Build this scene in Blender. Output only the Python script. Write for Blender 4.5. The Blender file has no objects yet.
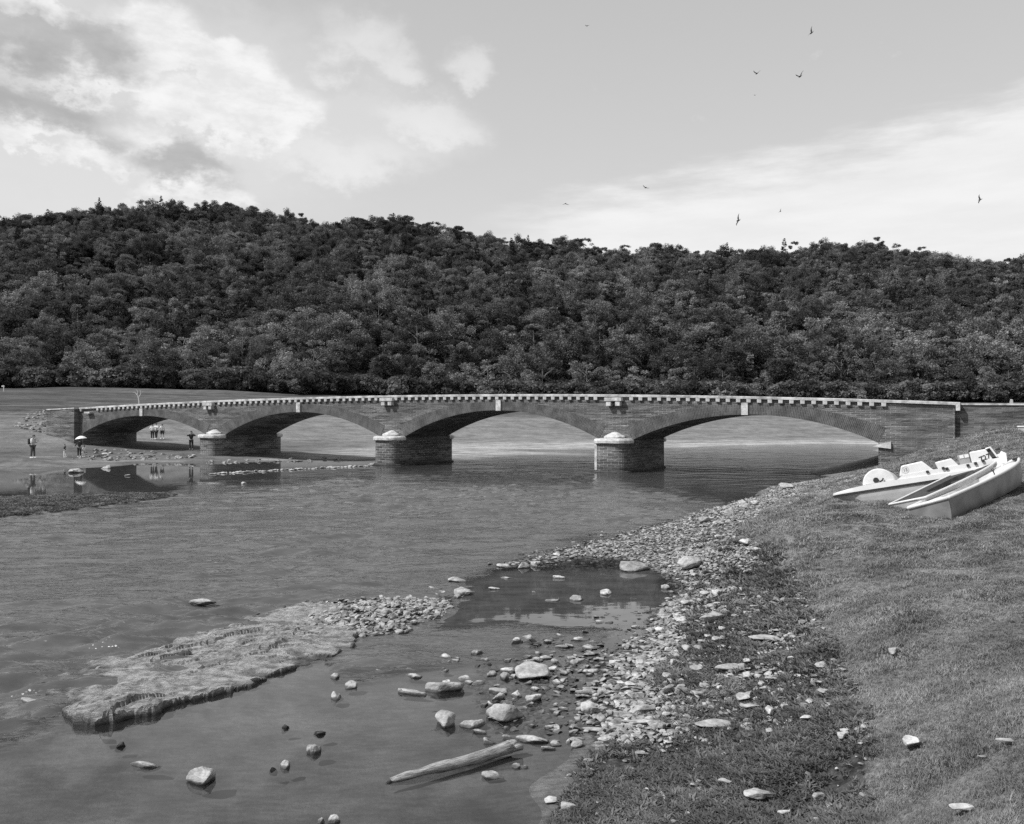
import bpy, bmesh, math, random
import numpy as np
from mathutils import Vector, Matrix
random.seed(7); rng = np.random.default_rng(7)
SC = bpy.context.scene; COL = SC.collection
F = 850.0; HC = 3.5; PX0 = 512.0; PY0 = 421.0
R = math.radians

# ------------------------------------------------------------------ helpers
def P(x, y, z=None, D=None):
    """place measured in the photograph -> metres (z known or distance known)"""
    if D is None: D = (HC - z) * F / (y - PY0)
    if z is None: z = HC - (y - PY0) * D / F
    return ((x - PX0) * D / F, D, z)
def to_px(X, Y, Z):
    Y = np.maximum(Y, 0.3)
    return PX0 + F * X / Y, PY0 + F * (HC - Z) / Y
def tag(o, label=None, cat=None, group=None, kind=None):
    if label: o['label'] = label
    if cat: o['category'] = cat
    if group: o['group'] = group
    if kind: o['kind'] = kind
    return o
def link(o, parent=None):
    COL.objects.link(o)
    if parent is not None: o.parent = parent
    return o
def mesh_obj(name, verts, faces, mat, parent=None, smooth=False):
    me = bpy.data.meshes.new(name); me.from_pydata([tuple(v) for v in verts], [], faces); me.update()
    if mat: me.materials.append(mat)
    if smooth: me.polygons.foreach_set('use_smooth', [True] * len(me.polygons))
    return link(bpy.data.objects.new(name, me), parent)
def bm_obj(name, bm, mat, parent=None, smooth=False, mw=None):
    me = bpy.data.meshes.new(name); bm.normal_update(); bm.to_mesh(me); bm.free()
    if mat: me.materials.append(mat)
    if smooth: me.polygons.foreach_set('use_smooth', [True] * len(me.polygons))
    o = link(bpy.data.objects.new(name, me), parent)
    if mw is not None: o.matrix_local = mw
    return o
def empty(name, loc=(0, 0, 0), rz=0):
    o = bpy.data.objects.new(name, None); o.empty_display_size = .2
    COL.objects.link(o); o.location = loc; o.rotation_euler = (0, 0, rz); return o
def box(bm, x0, x1, y0, y1, z0, z1, bev=0):
    r = bmesh.ops.create_cube(bm, size=1)
    for v in r['verts']:
        v.co = ((x0 + x1) / 2 + v.co.x * (x1 - x0), (y0 + y1) / 2 + v.co.y * (y1 - y0), (z0 + z1) / 2 + v.co.z * (z1 - z0))
    if bev:
        es = list({e for v in r['verts'] for e in v.link_edges})
        bmesh.ops.bevel(bm, geom=es, offset=bev, segments=2, affect='EDGES', profile=.6)
def prism(bm, poly, y0, y1, axis='y'):
    """extrude an (x,z) outline between y0 and y1"""
    a = [bm.verts.new((p[0], y0, p[1])) for p in poly]; b = [bm.verts.new((p[0], y1, p[1])) for p in poly]
    n = len(poly); bm.faces.new(a); bm.faces.new(b[::-1])
    for i in range(n): bm.faces.new((a[i], b[i], b[(i + 1) % n], a[(i + 1) % n]))
def tube(bm, pts, rads, seg=8, cap=True):
    rings = []
    for i, p in enumerate(pts):
        p = Vector(p); d = (Vector(pts[min(i + 1, len(pts) - 1)]) - Vector(pts[max(i - 1, 0)])).normalized()
        up = Vector((0, 0, 1)) if abs(d.z) < .9 else Vector((1, 0, 0))
        a = d.cross(up).normalized(); b = d.cross(a)
        rings.append([bm.verts.new(p + (a * math.cos(2 * math.pi * k / seg) + b * math.sin(2 * math.pi * k / seg)) * rads[i]) for k in range(seg)])
    for i in range(len(rings) - 1):
        for k in range(seg): bm.faces.new((rings[i][k], rings[i][(k + 1) % seg], rings[i + 1][(k + 1) % seg], rings[i + 1][k]))
    if cap: bm.faces.new(rings[0][::-1]); bm.faces.new(rings[-1])

def _hash(ix, iy, s):
    h = (ix.astype(np.int64) * 374761393 + iy.astype(np.int64) * 668265263 + s * 974634777) & 0xffffffff
    h = ((h ^ (h >> 13)) * 1274126177) & 0xffffffff
    return ((h ^ (h >> 16)) & 0xffff) / 65535.0
def vnoise(x, y, s=0):
    ix, iy = np.floor(x), np.floor(y); fx, fy = x - ix, y - iy
    fx = fx * fx * (3 - 2 * fx); fy = fy * fy * (3 - 2 * fy)
    a = _hash(ix, iy, s); b = _hash(ix + 1, iy, s); c = _hash(ix, iy + 1, s); d = _hash(ix + 1, iy + 1, s)
    return (a * (1 - fx) + b * fx) * (1 - fy) + (c * (1 - fx) + d * fx) * fy - .5
def fbm(x, y, o=4, s=0):
    t = 0; a = 1.0
    for k in range(o): t = t + a * vnoise(x * 2 ** k, y * 2 ** k, s + k); a *= .5
    return t
def sstep(a, b, x):
    t = np.clip((x - a) / (b - a), 0, 1); return t * t * (3 - 2 * t)
def in_poly(px, py, poly):
    r = np.zeros(px.shape, bool); n = len(poly)
    for i in range(n):
        x0, y0 = poly[i]; x1, y1 = poly[(i + 1) % n]
        c = ((y0 > py) != (y1 > py)) & (px < (x1 - x0) * (py - y0) / ((y1 - y0) if y1 != y0 else 1e-9) + x0)
        r ^= c
    return r
def sdist(px, py, poly):
    """signed distance, positive inside"""
    d = np.full(px.shape, 1e9); n = len(poly)
    for i in range(n):
        x0, y0 = poly[i]; x1, y1 = poly[(i + 1) % n]
        vx, vy = x1 - x0, y1 - y0; t = np.clip(((px - x0) * vx + (py - y0) * vy) / (vx * vx + vy * vy + 1e-12), 0, 1)
        d = np.minimum(d, np.hypot(px - x0 - t * vx, py - y0 - t * vy))
    return np.where(in_poly(px, py, poly), d, -d)

# ------------------------------------------------------------------ terrain
CP = [P(*a) for a in [
 (540,824,0),(528,790,0),(548,765,-.01),(600,742,.015),(612,720,.02),(585,700,-.005),(570,722,.0),(625,690,.03),(560,655,.008),(590,675,-.01),(600,660,0),(640,640,.0),(665,600,0),(662,575,0),
 (545,560,.04),(640,545,.10),(590,548,.05),(640,530,0),(690,515,0),(730,505,0),(760,497,0),(800,483,0),(840,478,0),(700,545,.14),
 (700,600,.09),(720,650,.13),(750,575,.33),(700,700,.14),(640,780,.10),(600,810,.07),(700,800,.25),(760,720,.33),(700,824,.28),
 (860,800,.55),(850,700,.55),(810,600,.58),(760,535,.62),(750,515,.35),(800,500,1.0),(800,640,.42),
 (900,600,1.1),(900,700,.85),(1024,600,1.4),(1024,700,1.28),(1024,824,1.2),(900,824,.75),(1100,700,1.6),
 (370,612,.09),(420,608,.08),(250,640,.05),(150,670,.05),(445,605,.03),(80,690,.02),(330,625,.06),
 (0,508,.15),(60,503,.12),(150,497,.05),(0,498,0),(0,519,0),(100,508,0),(190,494,.01),(-200,512,.2),
 (100,480,-.3),(300,480,-.3),(0,480,-.3),(-200,480,-.3),(200,520,-.3),(50,545,-.3),(400,520,-.4),(0,600,-.3),(300,575,-.25),(100,620,-.3),(-200,600,-.4),(-300,700,-.3),
 (30,760,-.12),(200,740,-.13),(350,720,-.13),(420,650,-.1),(500,628,-.12),(420,760,-.1),(300,800,-.14),(500,800,-.06),(490,740,-.05),(545,722,-.03),(545,750,-.02),(430,700,-.1),(20,820,-.16),(-200,800,-.2),(500,690,-.05),(530,672,-.04),
 (600,595,-.3),(520,600,-.25),(640,590,-.25),(560,620,-.12),(600,575,-.2),
 (700,480,-.8),(500,490,-.5),(600,500,-.4),(660,505,-.2),(760,470,-.8),(850,465,-.6),(868,462,-.5),(830,471,-.4),(600,480,-.8),(400,480,-.6),(530,530,-.25),(450,560,-.15),
 (0,467,0),(60,463.5,0),(120,463,0),(190,462,.02),(270,461.5,.02),(340,461,.02),(-200,466,0),
 (-200,457,.8),(220,474,-.03),(300,469,-.03),(370,465.5,-.03),(215,470,-.2),(300,465,-.2),
 (300,458,.08),(480,460,0),(480,447,.15),(400,459,0),(597,455.5,0),(560,447,.15),(680,446,.12),(665,455,0),(800,455,0),(800,443,.12),(880,454,0),(880,443,.12),(560,470,-.6),(800,462,-.9),(720,458,-.5)]]
CP += [P(*a[:2], D=a[2]) for a in [
 (828,507,19.3),(800,525,17.8),(930,521,16.8),(1018,492,19),(1024,500,17.5),(900,485,24),(1000,470,26),(1024,442,36),(900,466,36),
 (880,469,49),(920,452,46.5),(955,440,47),(990,432,46),(1024,424,46),(1080,415,46),(840,479,40),(870,471.5,43),(1100,430,36),(1150,470,20),
 (33,457,66),(72,456.6,76),(0,457,66),(150,455,80),(192,449,79.5),(160,439.5,96),(110,452,82),(65,437,88),(30,430,90),(0,415,100),(0,407,103),(60,409,104),(85,445,87),
 (0,388,200),(100,388,200),(-100,388,200),(0,397,145),(100,400,125),(100,425,108),(200,400,130),
 (300,445,100),(300,425,130),(300,411,160),(200,435,108),(200,415,135),(480,440,125),(480,420,150),(800,438,145),(800,417,180),(560,418,160),(680,417,170),(600,406,200),(800,404,205),(950,404,205),(450,404,200),
 (-300,440,90),(-300,400,140)]]
for x in range(-800, 1900, 180): CP.append(P(x, 390 if x < 350 else 401, D=230))
CP += [(0,0,1.9),(0,2,1.55),(.4,4,1.0),(3,0,2.2),(6,4.5,1.75),(8,0,2.5),(13,10,2.3),(-1.5,1,1.3),(-2.5,4,.1),(-4,2,.15),(-8,0,.0),(-14,0,-.3),(-12,6,-.3),(0,-10,2.6),(-10,-10,.6),(15,-10,3.2),
       (25,12,3.2),(30,25,3.6),(40,48,4.6),(60,60,6),(60,20,6),(30,55,3.4),(24,55,1.2),(38,75,1.5),(60,85,3),(60,110,.3),(100,100,4),(100,130,.2),(130,150,6),(140,60,9),
       (-80,66,1.2),(-100,90,5),(-60,90,3),(-140,120,10),(-70,40,-.3),(-40,20,-.4),(-60,0,.2),(-100,30,3),(-100,-20,5),(-40,-20,2),(100,0,8)]
CP = np.array(CP, float)
def _phi(r2): return np.sqrt(r2 + .04)
_n = len(CP)
_A = np.zeros((_n + 3, _n + 3)); _d2 = (CP[:, None, 0] - CP[None, :, 0]) ** 2 + (CP[:, None, 1] - CP[None, :, 1]) ** 2
_lam = .004 * np.hypot(CP[:, 0], CP[:, 1])
_A[:_n, :_n] = _phi(_d2) - np.diag(_lam)
_A[:_n, _n] = 1; _A[:_n, _n + 1] = CP[:, 0]; _A[:_n, _n + 2] = CP[:, 1]; _A[_n:, :_n] = _A[:_n, _n:].T
_W = np.linalg.solve(_A, np.concatenate([CP[:, 2], [0, 0, 0]]))
# ridge of the wooded hill (height of the ground under the skyline trees, 520 m away)
_rx = [-900, -300, -100, 0, 50, 100, 180, 250, 320, 390, 440, 500, 560, 600, 700, 780, 850, 900, 960, 1024, 1200, 1900]
_ry = [300, 245, 230, 220, 210, 200, 197, 205, 214, 210, 221, 231, 239, 245, 248, 245, 243, 245, 254, 260, 262, 290]
def ridge_z(X): return HC + (PY0 - np.interp(512 + 850 * X / 520, _rx, _ry)) / F * 520 - 13
def H0(X, Y):
    X = np.asarray(X, float); Y = np.asarray(Y, float); sh = X.shape; x = X.ravel(); y = Y.ravel(); out = np.empty_like(x)
    xc = np.clip(x, -300, 300); yc = np.clip(y, -30, 240)
    for i in range(0, len(x), 20000):
        s = slice(i, i + 20000)
        d2 = (xc[s, None] - CP[None, :, 0]) ** 2 + (yc[s, None] - CP[None, :, 1]) ** 2
        out[s] = _phi(d2) @ _W[:_n] + _W[_n] + _W[_n + 1] * xc[s] + _W[_n + 2] * yc[s]
    t = (y - 230) / 290.0
    zr = ridge_z(x) - 3 + 7 * fbm(x / 60, y / 60, 3, 5)
    tt = np.clip(t, 0, 1)
    b0 = 12 - 3.2 * sstep(-60, 10, x)
    hill = b0 + (zr - b0) * (tt ** 1.05) + 5 * fbm(x / 35, y / 35, 2, 9) * np.clip(tt * 4, 0, 1) - np.clip(y - 540, 0, 3000) * .12
    b = sstep(205, 240, y)
    out = out * (1 - b) + hill * b
    far = sstep(60, 200, y)
    out = out + .5 * far * (1 - b) * fbm(x / 18, y / 9, 3, 3)
    near = 1 - sstep(20, 80, np.hypot(x, y))
    land = sstep(-.02, .12, out)
    out = out + near * (.012 + .05 * land) * fbm(x * 1.3, y * 1.3, 3, 11) + near * land * .02 * fbm(x * 7, y * 7, 2, 12)
    out = out + (1 - near) * (1 - far) * .10 * fbm(x / 2, y / 2, 3, 17) * sstep(.03, .4, out)
    return out.reshape(sh)
def Hz(x, y): return float(H0(np.array([x]), np.array([y]))[0])
_DD = 4 * (60 ** np.linspace(0, 1, 500))
def hit(px, py, zmin=0.0):
    """where the line of sight meets ground or water"""
    X = (px - PX0) * _DD / F; Zr = HC - (py - PY0) * _DD / F
    g = np.maximum(H0(X, _DD), zmin); k = np.argmax(Zr <= g)
    if k == 0: k = 1
    a, b = Zr[k - 1] - g[k - 1], Zr[k] - g[k]; t = a / (a - b + 1e-9)
    D = _DD[k - 1] + t * (_DD[k] - _DD[k - 1]); X = (px - PX0) * D / F
    return X, D, max(Hz(X, D), zmin)

# ------------------------------------------------------------------ materials
def new_mat(name):
    m = bpy.data.materials.new(name); m.use_nodes = True; nt = m.node_tree
    return m, nt, nt.nodes['Principled BSDF'], nt.nodes['Material Output']
def N(nt, t, **kw):
    n = nt.nodes.new(t)
    for k, v in kw.items():
        if k in n.inputs: n.inputs[k].default_value = v
        else: setattr(n, k, v)
    return n
def mth(nt, op, a, b=None, c=None, clamp=False):
    n = nt.nodes.new('ShaderNodeMath'); n.operation = op; n.use_clamp = clamp
    for i, v in enumerate((a, b, c)):
        if v is None: continue
        if isinstance(v, (int, float)): n.inputs[i].default_value = v
        else: nt.links.new(v, n.inputs[i])
    return n.outputs[0]
def mrange(nt, v, a, b, c=0, d=1, smooth=True):
    n = nt.nodes.new('ShaderNodeMapRange'); n.interpolation_type = 'SMOOTHSTEP' if smooth else 'LINEAR'
    nt.links.new(v, n.inputs[0])
    for i, q in enumerate((a, b, c, d)): n.inputs[i + 1].default_value = q
    return n.outputs[0]
def mixf(nt, f, a, b):
    n = nt.nodes.new('ShaderNodeMix'); n.data_type = 'FLOAT'
    for i, v in zip((0, 2, 3), (f, a, b)):
        if isinstance(v, (int, float)): n.inputs[i].default_value = v
        else: nt.links.new(v, n.inputs[i])
    return n.outputs[0]
def noise(nt, vec, scale, detail=4, rough=.55, dim='3D'):
    n = N(nt, 'ShaderNodeTexNoise', Scale=scale, Detail=detail, Roughness=rough)
    if vec is not None: nt.links.new(vec, n.inputs['Vector'])
    return n.outputs['Fac']
def mapping(nt, vec, scale=(1, 1, 1), rot=(0, 0, 0), loc=(0, 0, 0)):
    n = nt.nodes.new('ShaderNodeMapping'); n.inputs['Scale'].default_value = scale; n.inputs['Rotation'].default_value = rot
    n.inputs['Location'].default_value = loc; nt.links.new(vec, n.inputs[0]); return n.outputs[0]
def grey(nt, v, sock):
    n = nt.nodes.new('ShaderNodeCombineColor')
    for i in range(3): nt.links.new(v, n.inputs[i])
    nt.links.new(n.outputs[0], sock)
def bump(nt, bs, h, strength=.5, dist=.02):
    n = nt.nodes.new('ShaderNodeBump'); n.inputs['Strength'].default_value = strength; n.inputs['Distance'].default_value = dist
    nt.links.new(h, n.inputs['Height']); nt.links.new(n.outputs[0], bs.inputs['Normal']); return n
def geo_pos(nt): return nt.nodes.new('ShaderNodeNewGeometry').outputs['Position']
def obj_co(nt): return nt.nodes.new('ShaderNodeTexCoord').outputs['Object']
def plain(name, g, rough=.6, var=.12, scale=8, spec=.5, bmp=0):
    m, nt, b, o = new_mat(name); c = obj_co(nt)
    v = mrange(nt, noise(nt, c, scale, 5, .6), .3, .7, g * (1 - var), g * (1 + var)); grey(nt, v, b.inputs['Base Color'])
    b.inputs['Roughness'].default_value = rough; b.inputs['Specular IOR Level'].default_value = spec
    if bmp: bump(nt, b, noise(nt, c, scale * 3, 4), bmp, .02)
    return m

M = {}
def make_materials():
    M['white_paint'] = plain('white_gelcoat', .66, .35, .05, 3)
    M['aged_white'] = plain('aged_white_gelcoat', .62, .5, .14, 4)
    M['hull_grey'] = plain('weathered_grey_hull', .19, .55, .22, 3)
    M['hull_mid'] = plain('light_grey_hull', .38, .5, .12, 3)
    M['black'] = plain('black_rubber', .015, .6, .2)
    M['dark_in'] = plain('dark_inside', .04, .8, .3)
    M['panel'] = plain('grey_panel', .25, .6, .1)
    M['circle'] = plain('pale_grey_ink', .45, .6, .05)
    M['cloth_white'] = plain('white_cloth', .75, .9, .08, 12)
    M['cloth_pale'] = plain('pale_cloth', .5, .9, .1, 12)
    M['cloth_dark'] = plain('dark_cloth', .03, .9, .2, 12)
    M['cloth_mid'] = plain('mid_grey_cloth', .09, .9, .2, 12)
    M['skin'] = plain('skin', .38, .55, .05)
    M['hair'] = plain('dark_hair', .02, .7, .2, 30)
    M['feather'] = plain('dark_feathers', .02, .7, .2, 30)
    M['bark'] = plain('grey_bark', .16, .9, .4, 2, .2)
    M['dead_wood'] = plain('bleached_dead_wood', .6, .8, .2, 6, .3)
    # white dressed stone
    m, nt, b, o = new_mat('pale_dressed_stone'); c = obj_co(nt)
    v = mrange(nt, noise(nt, c, 2.5, 6, .65),   .3, .7, .30, .66); grey(nt, v, b.inputs['Base Color'])
    b.inputs['Roughness'].default_value = .85; bump(nt, b, noise(nt, c, 9, 5), .5, .03); M['white_stone'] = m
    m, nt, b, o = new_mat('dull_dressed_stone'); c = obj_co(nt)
    v = mrange(nt, noise(nt, c, 1.3, 6, .7), .3, .7, .2, .62); grey(nt, v, b.inputs['Base Color'])
    b.inputs['Roughness'].default_value = .85; bump(nt, b, noise(nt, c, 9, 5), .5, .03); M['cornice'] = m
    # masonry: coursed rubble with pale joints and level stains
    def masonry(name, base, courses=True, joint=.30, sx=1.0, lines=True, bw=.55, rh=.115, washed=.6):
        m, nt, b, o = new_mat(name); c = obj_co(nt)
        sep = N(nt, 'ShaderNodeSeparateXYZ'); nt.links.new(c, sep.inputs[0])
        wob = noise(nt, c, 1.6, 3); along = mth(nt, 'ADD', sep.outputs[0], sep.outputs[1])
        zz = mth(nt, 'ADD', sep.outputs[2], mth(nt, 'MULTIPLY', mth(nt, 'SUBTRACT', wob, .5), .16))
        cmb = N(nt, 'ShaderNodeCombineXYZ'); nt.links.new(along, cmb.inputs[0]); nt.links.new(zz, cmb.inputs[1])
        br = N(nt, 'ShaderNodeTexBrick', Scale=1.0); br.inputs['Mortar Size'].default_value = .012; br.inputs['Brick Width'].default_value = bw; br.inputs['Row Height'].default_value = rh
        br.inputs['Mortar Smooth'].default_value = .3; br.inputs['Bias'].default_value = 0
        br.inputs['Color1'].default_value = (base * .62,) * 3 + (1,); br.inputs['Color2'].default_value = (base * 1.45,) * 3 + (1,)
        br.inputs['Mortar'].default_value = (joint,) * 3 + (1,); nt.links.new(cmb.outputs[0], br.inputs['Vector'])
        bw_ = N(nt, 'ShaderNodeRGBToBW'); nt.links.new(br.outputs[0], bw_.inputs[0]); v = bw_.outputs[0]
        # joints washed out in places
        wash = mrange(nt, noise(nt, c, .45, 4, .6), .42, .62); plainv = mrange(nt, noise(nt, mapping(nt, c, (1, 1, 5)), 2.2, 5, .6), .3, .7, base * .55, base * 1.35)
        v = mixf(nt, mth(nt, 'MULTIPLY', wash, washed), v, plainv)
        v = mth(nt, 'MULTIPLY', v, mrange(nt, noise(nt, mapping(nt, c, (.25, .25, 2.6)), 1.5, 5, .7), .3, .7, .5, 1.6))
        if lines:
            for z0, w, g in ((3.62, .055, 1.9), (3.17, .04, 2.3), (2.55, .05, 1.4)):
                d = mth(nt, 'ABSOLUTE', mth(nt, 'SUBTRACT', zz, z0))
                k = mrange(nt, d, 0, w, 1, 0); k = mth(nt, 'MULTIPLY', k, mrange(nt, noise(nt, c, .8, 3), .35, .6))
                v = mth(nt, 'MULTIPLY', v, mth(nt, 'ADD', 1, mth(nt, 'MULTIPLY', k, g - 1)))
        lo = mrange(nt, sep.outputs[2], 0, .5, .55, 1); v = mth(nt, 'MULTIPLY', v, lo)
        grey(nt, v, b.inputs['Base Color']); b.inputs['Roughness'].default_value = .9; b.inputs['Specular IOR Level'].default_value = .2
        bump(nt, b, mth(nt, 'ADD', mth(nt, 'MULTIPLY', br.outputs['Fac'], -.6), noise(nt, c, 12, 5)), .9, .05)
        return m
    M['masonry'] = masonry('coursed_rubble_masonry', .105, joint=.34)
    M['pier_masonry'] = masonry('pier_masonry', .105, lines=False, joint=.42, rh=.19, washed=.15)
    M['wall_masonry'] = masonry('retaining_masonry', .095, lines=False, joint=.17)
    # arch ring: thin radial stones via UV-like attribute
    m, nt, b, o = new_mat('arch_ring_stone'); at = N(nt, 'ShaderNodeAttribute', attribute_name='ringuv')
    br = N(nt, 'ShaderNodeTexBrick', Scale=1.0); br.inputs['Mortar Size'].default_value = .015; br.inputs['Brick Width'].default_value = .33; br.inputs['Row Height'].default_value = .10
    br.inputs['Color1'].default_value = (.045,) * 3 + (1,); br.inputs['Color2'].default_value = (.085,) * 3 + (1,); br.inputs['Mortar'].default_value = (.14,) * 3 + (1,)
    nt.links.new(at.outputs['Vector'], br.inputs['Vector']); q = N(nt, 'ShaderNodeRGBToBW'); nt.links.new(br.outputs[0], q.inputs[0])
    v = mth(nt, 'MULTIPLY', q.outputs[0], mrange(nt, noise(nt, obj_co(nt), 1.2, 5), .3, .7, .65, 1.35)); grey(nt, v, b.inputs['Base Color'])
    b.inputs['Roughness'].default_value = .9; bump(nt, b, mth(nt, 'MULTIPLY', br.outputs['Fac'], -1), .6, .03); M['ring'] = m
    # loose stones: pale and dry above, stained where wet
    def stone(name, lo, hi, wet=True, perobj=True):
        m, nt, b, o = new_mat(name); c = obj_co(nt); p = geo_pos(nt)
        v = mrange(nt, noise(nt, p, 7, 6, .65), .3, .72, lo, hi)
        v = mth(nt, 'MULTIPLY', v, mrange(nt, noise(nt, mapping(nt, p, (1, 1, 6)), 18, 4, .6), .3, .7, .82, 1.12))
        r = N(nt, 'ShaderNodeObjectInfo').outputs['Random']; v = mth(nt, 'MULTIPLY', v, mrange(nt, r, 0, 1, .62, 1.12, False))
        if wet:
            s = N(nt, 'ShaderNodeSeparateXYZ'); nt.links.new(p, s.inputs[0])
            h = mth(nt, 'ADD', s.outputs[2], mth(nt, 'MULTIPLY', mth(nt, 'SUBTRACT', noise(nt, p, 14, 3), .5), .03))
            w = mrange(nt, h, .012, .035, .28, 1); v = mth(nt, 'MULTIPLY', v, w)
        grey(nt, v, b.inputs['Base Color']); b.inputs['Roughness'].default_value = .8; b.inputs['Specular IOR Level'].default_value = .3
        bump(nt, b, noise(nt, p, 35, 5, .7), .6, .012); return m
    M['stone'] = stone('pale_river_stone', .27, .60); M['dark_stone'] = stone('dark_river_stone', .03, .09)
    M['pebble'] = stone('pebbles', .16, .52); M['rubble'] = stone('rubble', .10, .45, False)
    # slate outcrop
    m, nt, b, o = new_mat('slate_outcrop'); p = geo_pos(nt)
    v = mrange(nt, noise(nt, mapping(nt, p, (1, 2.2, 4), (0, 0, .6)), 3, 8, .72), .32, .7, .14, .50)
    vo = N(nt, 'ShaderNodeTexVoronoi', feature='DISTANCE_TO_EDGE', Scale=9.2); nt.links.new(mapping(nt, p, (1, 4.4, 1.5), (0, 0, .5)), vo.inputs['Vector'])
    cr = mrange(nt, vo.outputs['Distance'], 0, .03, .72, 1); v = mth(nt, 'MULTIPLY', v, cr)
    s = N(nt, 'ShaderNodeSeparateXYZ'); nt.links.new(p, s.inputs[0])
    v = mth(nt, 'MULTIPLY', v, mrange(nt, s.outputs[2], .01, .07, .22, 1)); grey(nt, v, b.inputs['Base Color'])
    b.inputs['Roughness'].default_value = .7
    bump(nt, b, mth(nt, 'ADD', noise(nt, mapping(nt, p, (1, 2.5, 5), (0, 0, .6)), 10, 8, .75), mth(nt, 'MULTIPLY', cr, .5)), 1, .05); M['outcrop'] = m
    # driftwood
    m, nt, b, o = new_mat('weathered_driftwood'); c = obj_co(nt)
    v = mrange(nt, noise(nt, mapping(nt, c, (1.2, 14, 14)), 4, 6, .7), .3, .7, .10, .45); grey(nt, v, b.inputs['Base Color'])
    b.inputs['Roughness'].default_value = .85; bump(nt, b, noise(nt, mapping(nt, c, (1.2, 18, 18)), 5, 6, .7), .9, .012); M['drift'] = m
    # leaves of the wood
    def leaf(name, lo, hi):
        m, nt, b, o = new_mat(name); r = N(nt, 'ShaderNodeObjectInfo').outputs['Random']
        r2 = mth(nt, 'POWER', r, 2.2)
        v = mrange(nt, r2, 0, 1, lo, hi, False); c = obj_co(nt); p = geo_pos(nt)
        v = mth(nt, 'MULTIPLY', v, mrange(nt, noise(nt, c, .35, 3), .35, .65, .6, 1.45))
        v = mth(nt, 'MULTIPLY', v, mrange(nt, noise(nt, p, .012, 3), .35, .65, .8, 1.3))
        df = N(nt, 'ShaderNodeBsdfDiffuse'); grey(nt, v, df.inputs['Color'])
        tr = N(nt, 'ShaderNodeBsdfTranslucent'); grey(nt, v, tr.inputs['Color'])
        mx = N(nt, 'ShaderNodeMixShader'); mx.inputs[0].default_value = .32; nt.links.new(df.outputs[0], mx.inputs[1]); nt.links.new(tr.outputs[0], mx.inputs[2])
        nt.links.new(mx.outputs[0], o.inputs[0]); nt.nodes.remove(b); return m
    M['leaf'] = leaf('woodland_leaves', .074, .22); M['leaf_pale'] = leaf('pale_woodland_leaves', .19, .27); M['needles'] = leaf('conifer_needles', .03, .05)
    def blade(name, lo, hi):
        m, nt, b, o = new_mat(name); r = N(nt, 'ShaderNodeObjectInfo').outputs['Random']; p = geo_pos(nt)
        v = mrange(nt, r, 0, 1, lo, hi, False); v = mth(nt, 'MULTIPLY', v, mrange(nt, noise(nt, p, 1.2, 4), .3, .7, .7, 1.35))
        df = N(nt, 'ShaderNodeBsdfDiffuse'); grey(nt, v, df.inputs['Color']); tr = N(nt, 'ShaderNodeBsdfTranslucent'); grey(nt, v, tr.inputs['Color'])
        mx = N(nt, 'ShaderNodeMixShader'); mx.inputs[0].default_value = .3; nt.links.new(df.outputs[0], mx.inputs[1]); nt.links.new(tr.outputs[0], mx.inputs[2])
        nt.links.new(mx.outputs[0], o.inputs[0]); nt.nodes.remove(b); return m
    M['grass'] = blade('grass_blades', .18, .33); M['herb'] = blade('low_herbs', .09, .22)
make_materials()

# ------------------------------------------------------------------ ground
G_FIELD = [(738,531),(770,508),(798,495),(812,485),(838,474),(862,462),(880,440),(960,436),(1100,405),(1700,380),(1700,1500),(880,1500),(868,824),(852,700),(822,640),(800,600),(775,565)]
G_PLANT = [(540,824),(545,1500),(900,1500),(880,824),(865,700),(835,640),(812,600),(785,560),(770,545),(742,560),(735,600),(690,640),(660,690),(655,740),(600,745),(560,775)]
G_MIX = [(640,560),(740,535),(790,560),(815,610),(850,690),(850,760),(760,760),(690,740),(640,745),(600,740),(600,680),(650,640),(672,590)]
G_GRAVEL = [(500,562),(560,545),(640,528),(690,513),(730,503),(760,496),(775,480),(800,478),(880,474),(860,485),(820,497),(770,512),(740,530),(765,560),(770,610),(720,650),(700,700),(640,740),(600,735),(560,680),(590,650),(640,640),(668,600),(660,572),(545,572)]
G_TAIL = [(300,604),(400,595),(452,600),(445,615),(400,634),(345,636),(300,628)]
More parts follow.
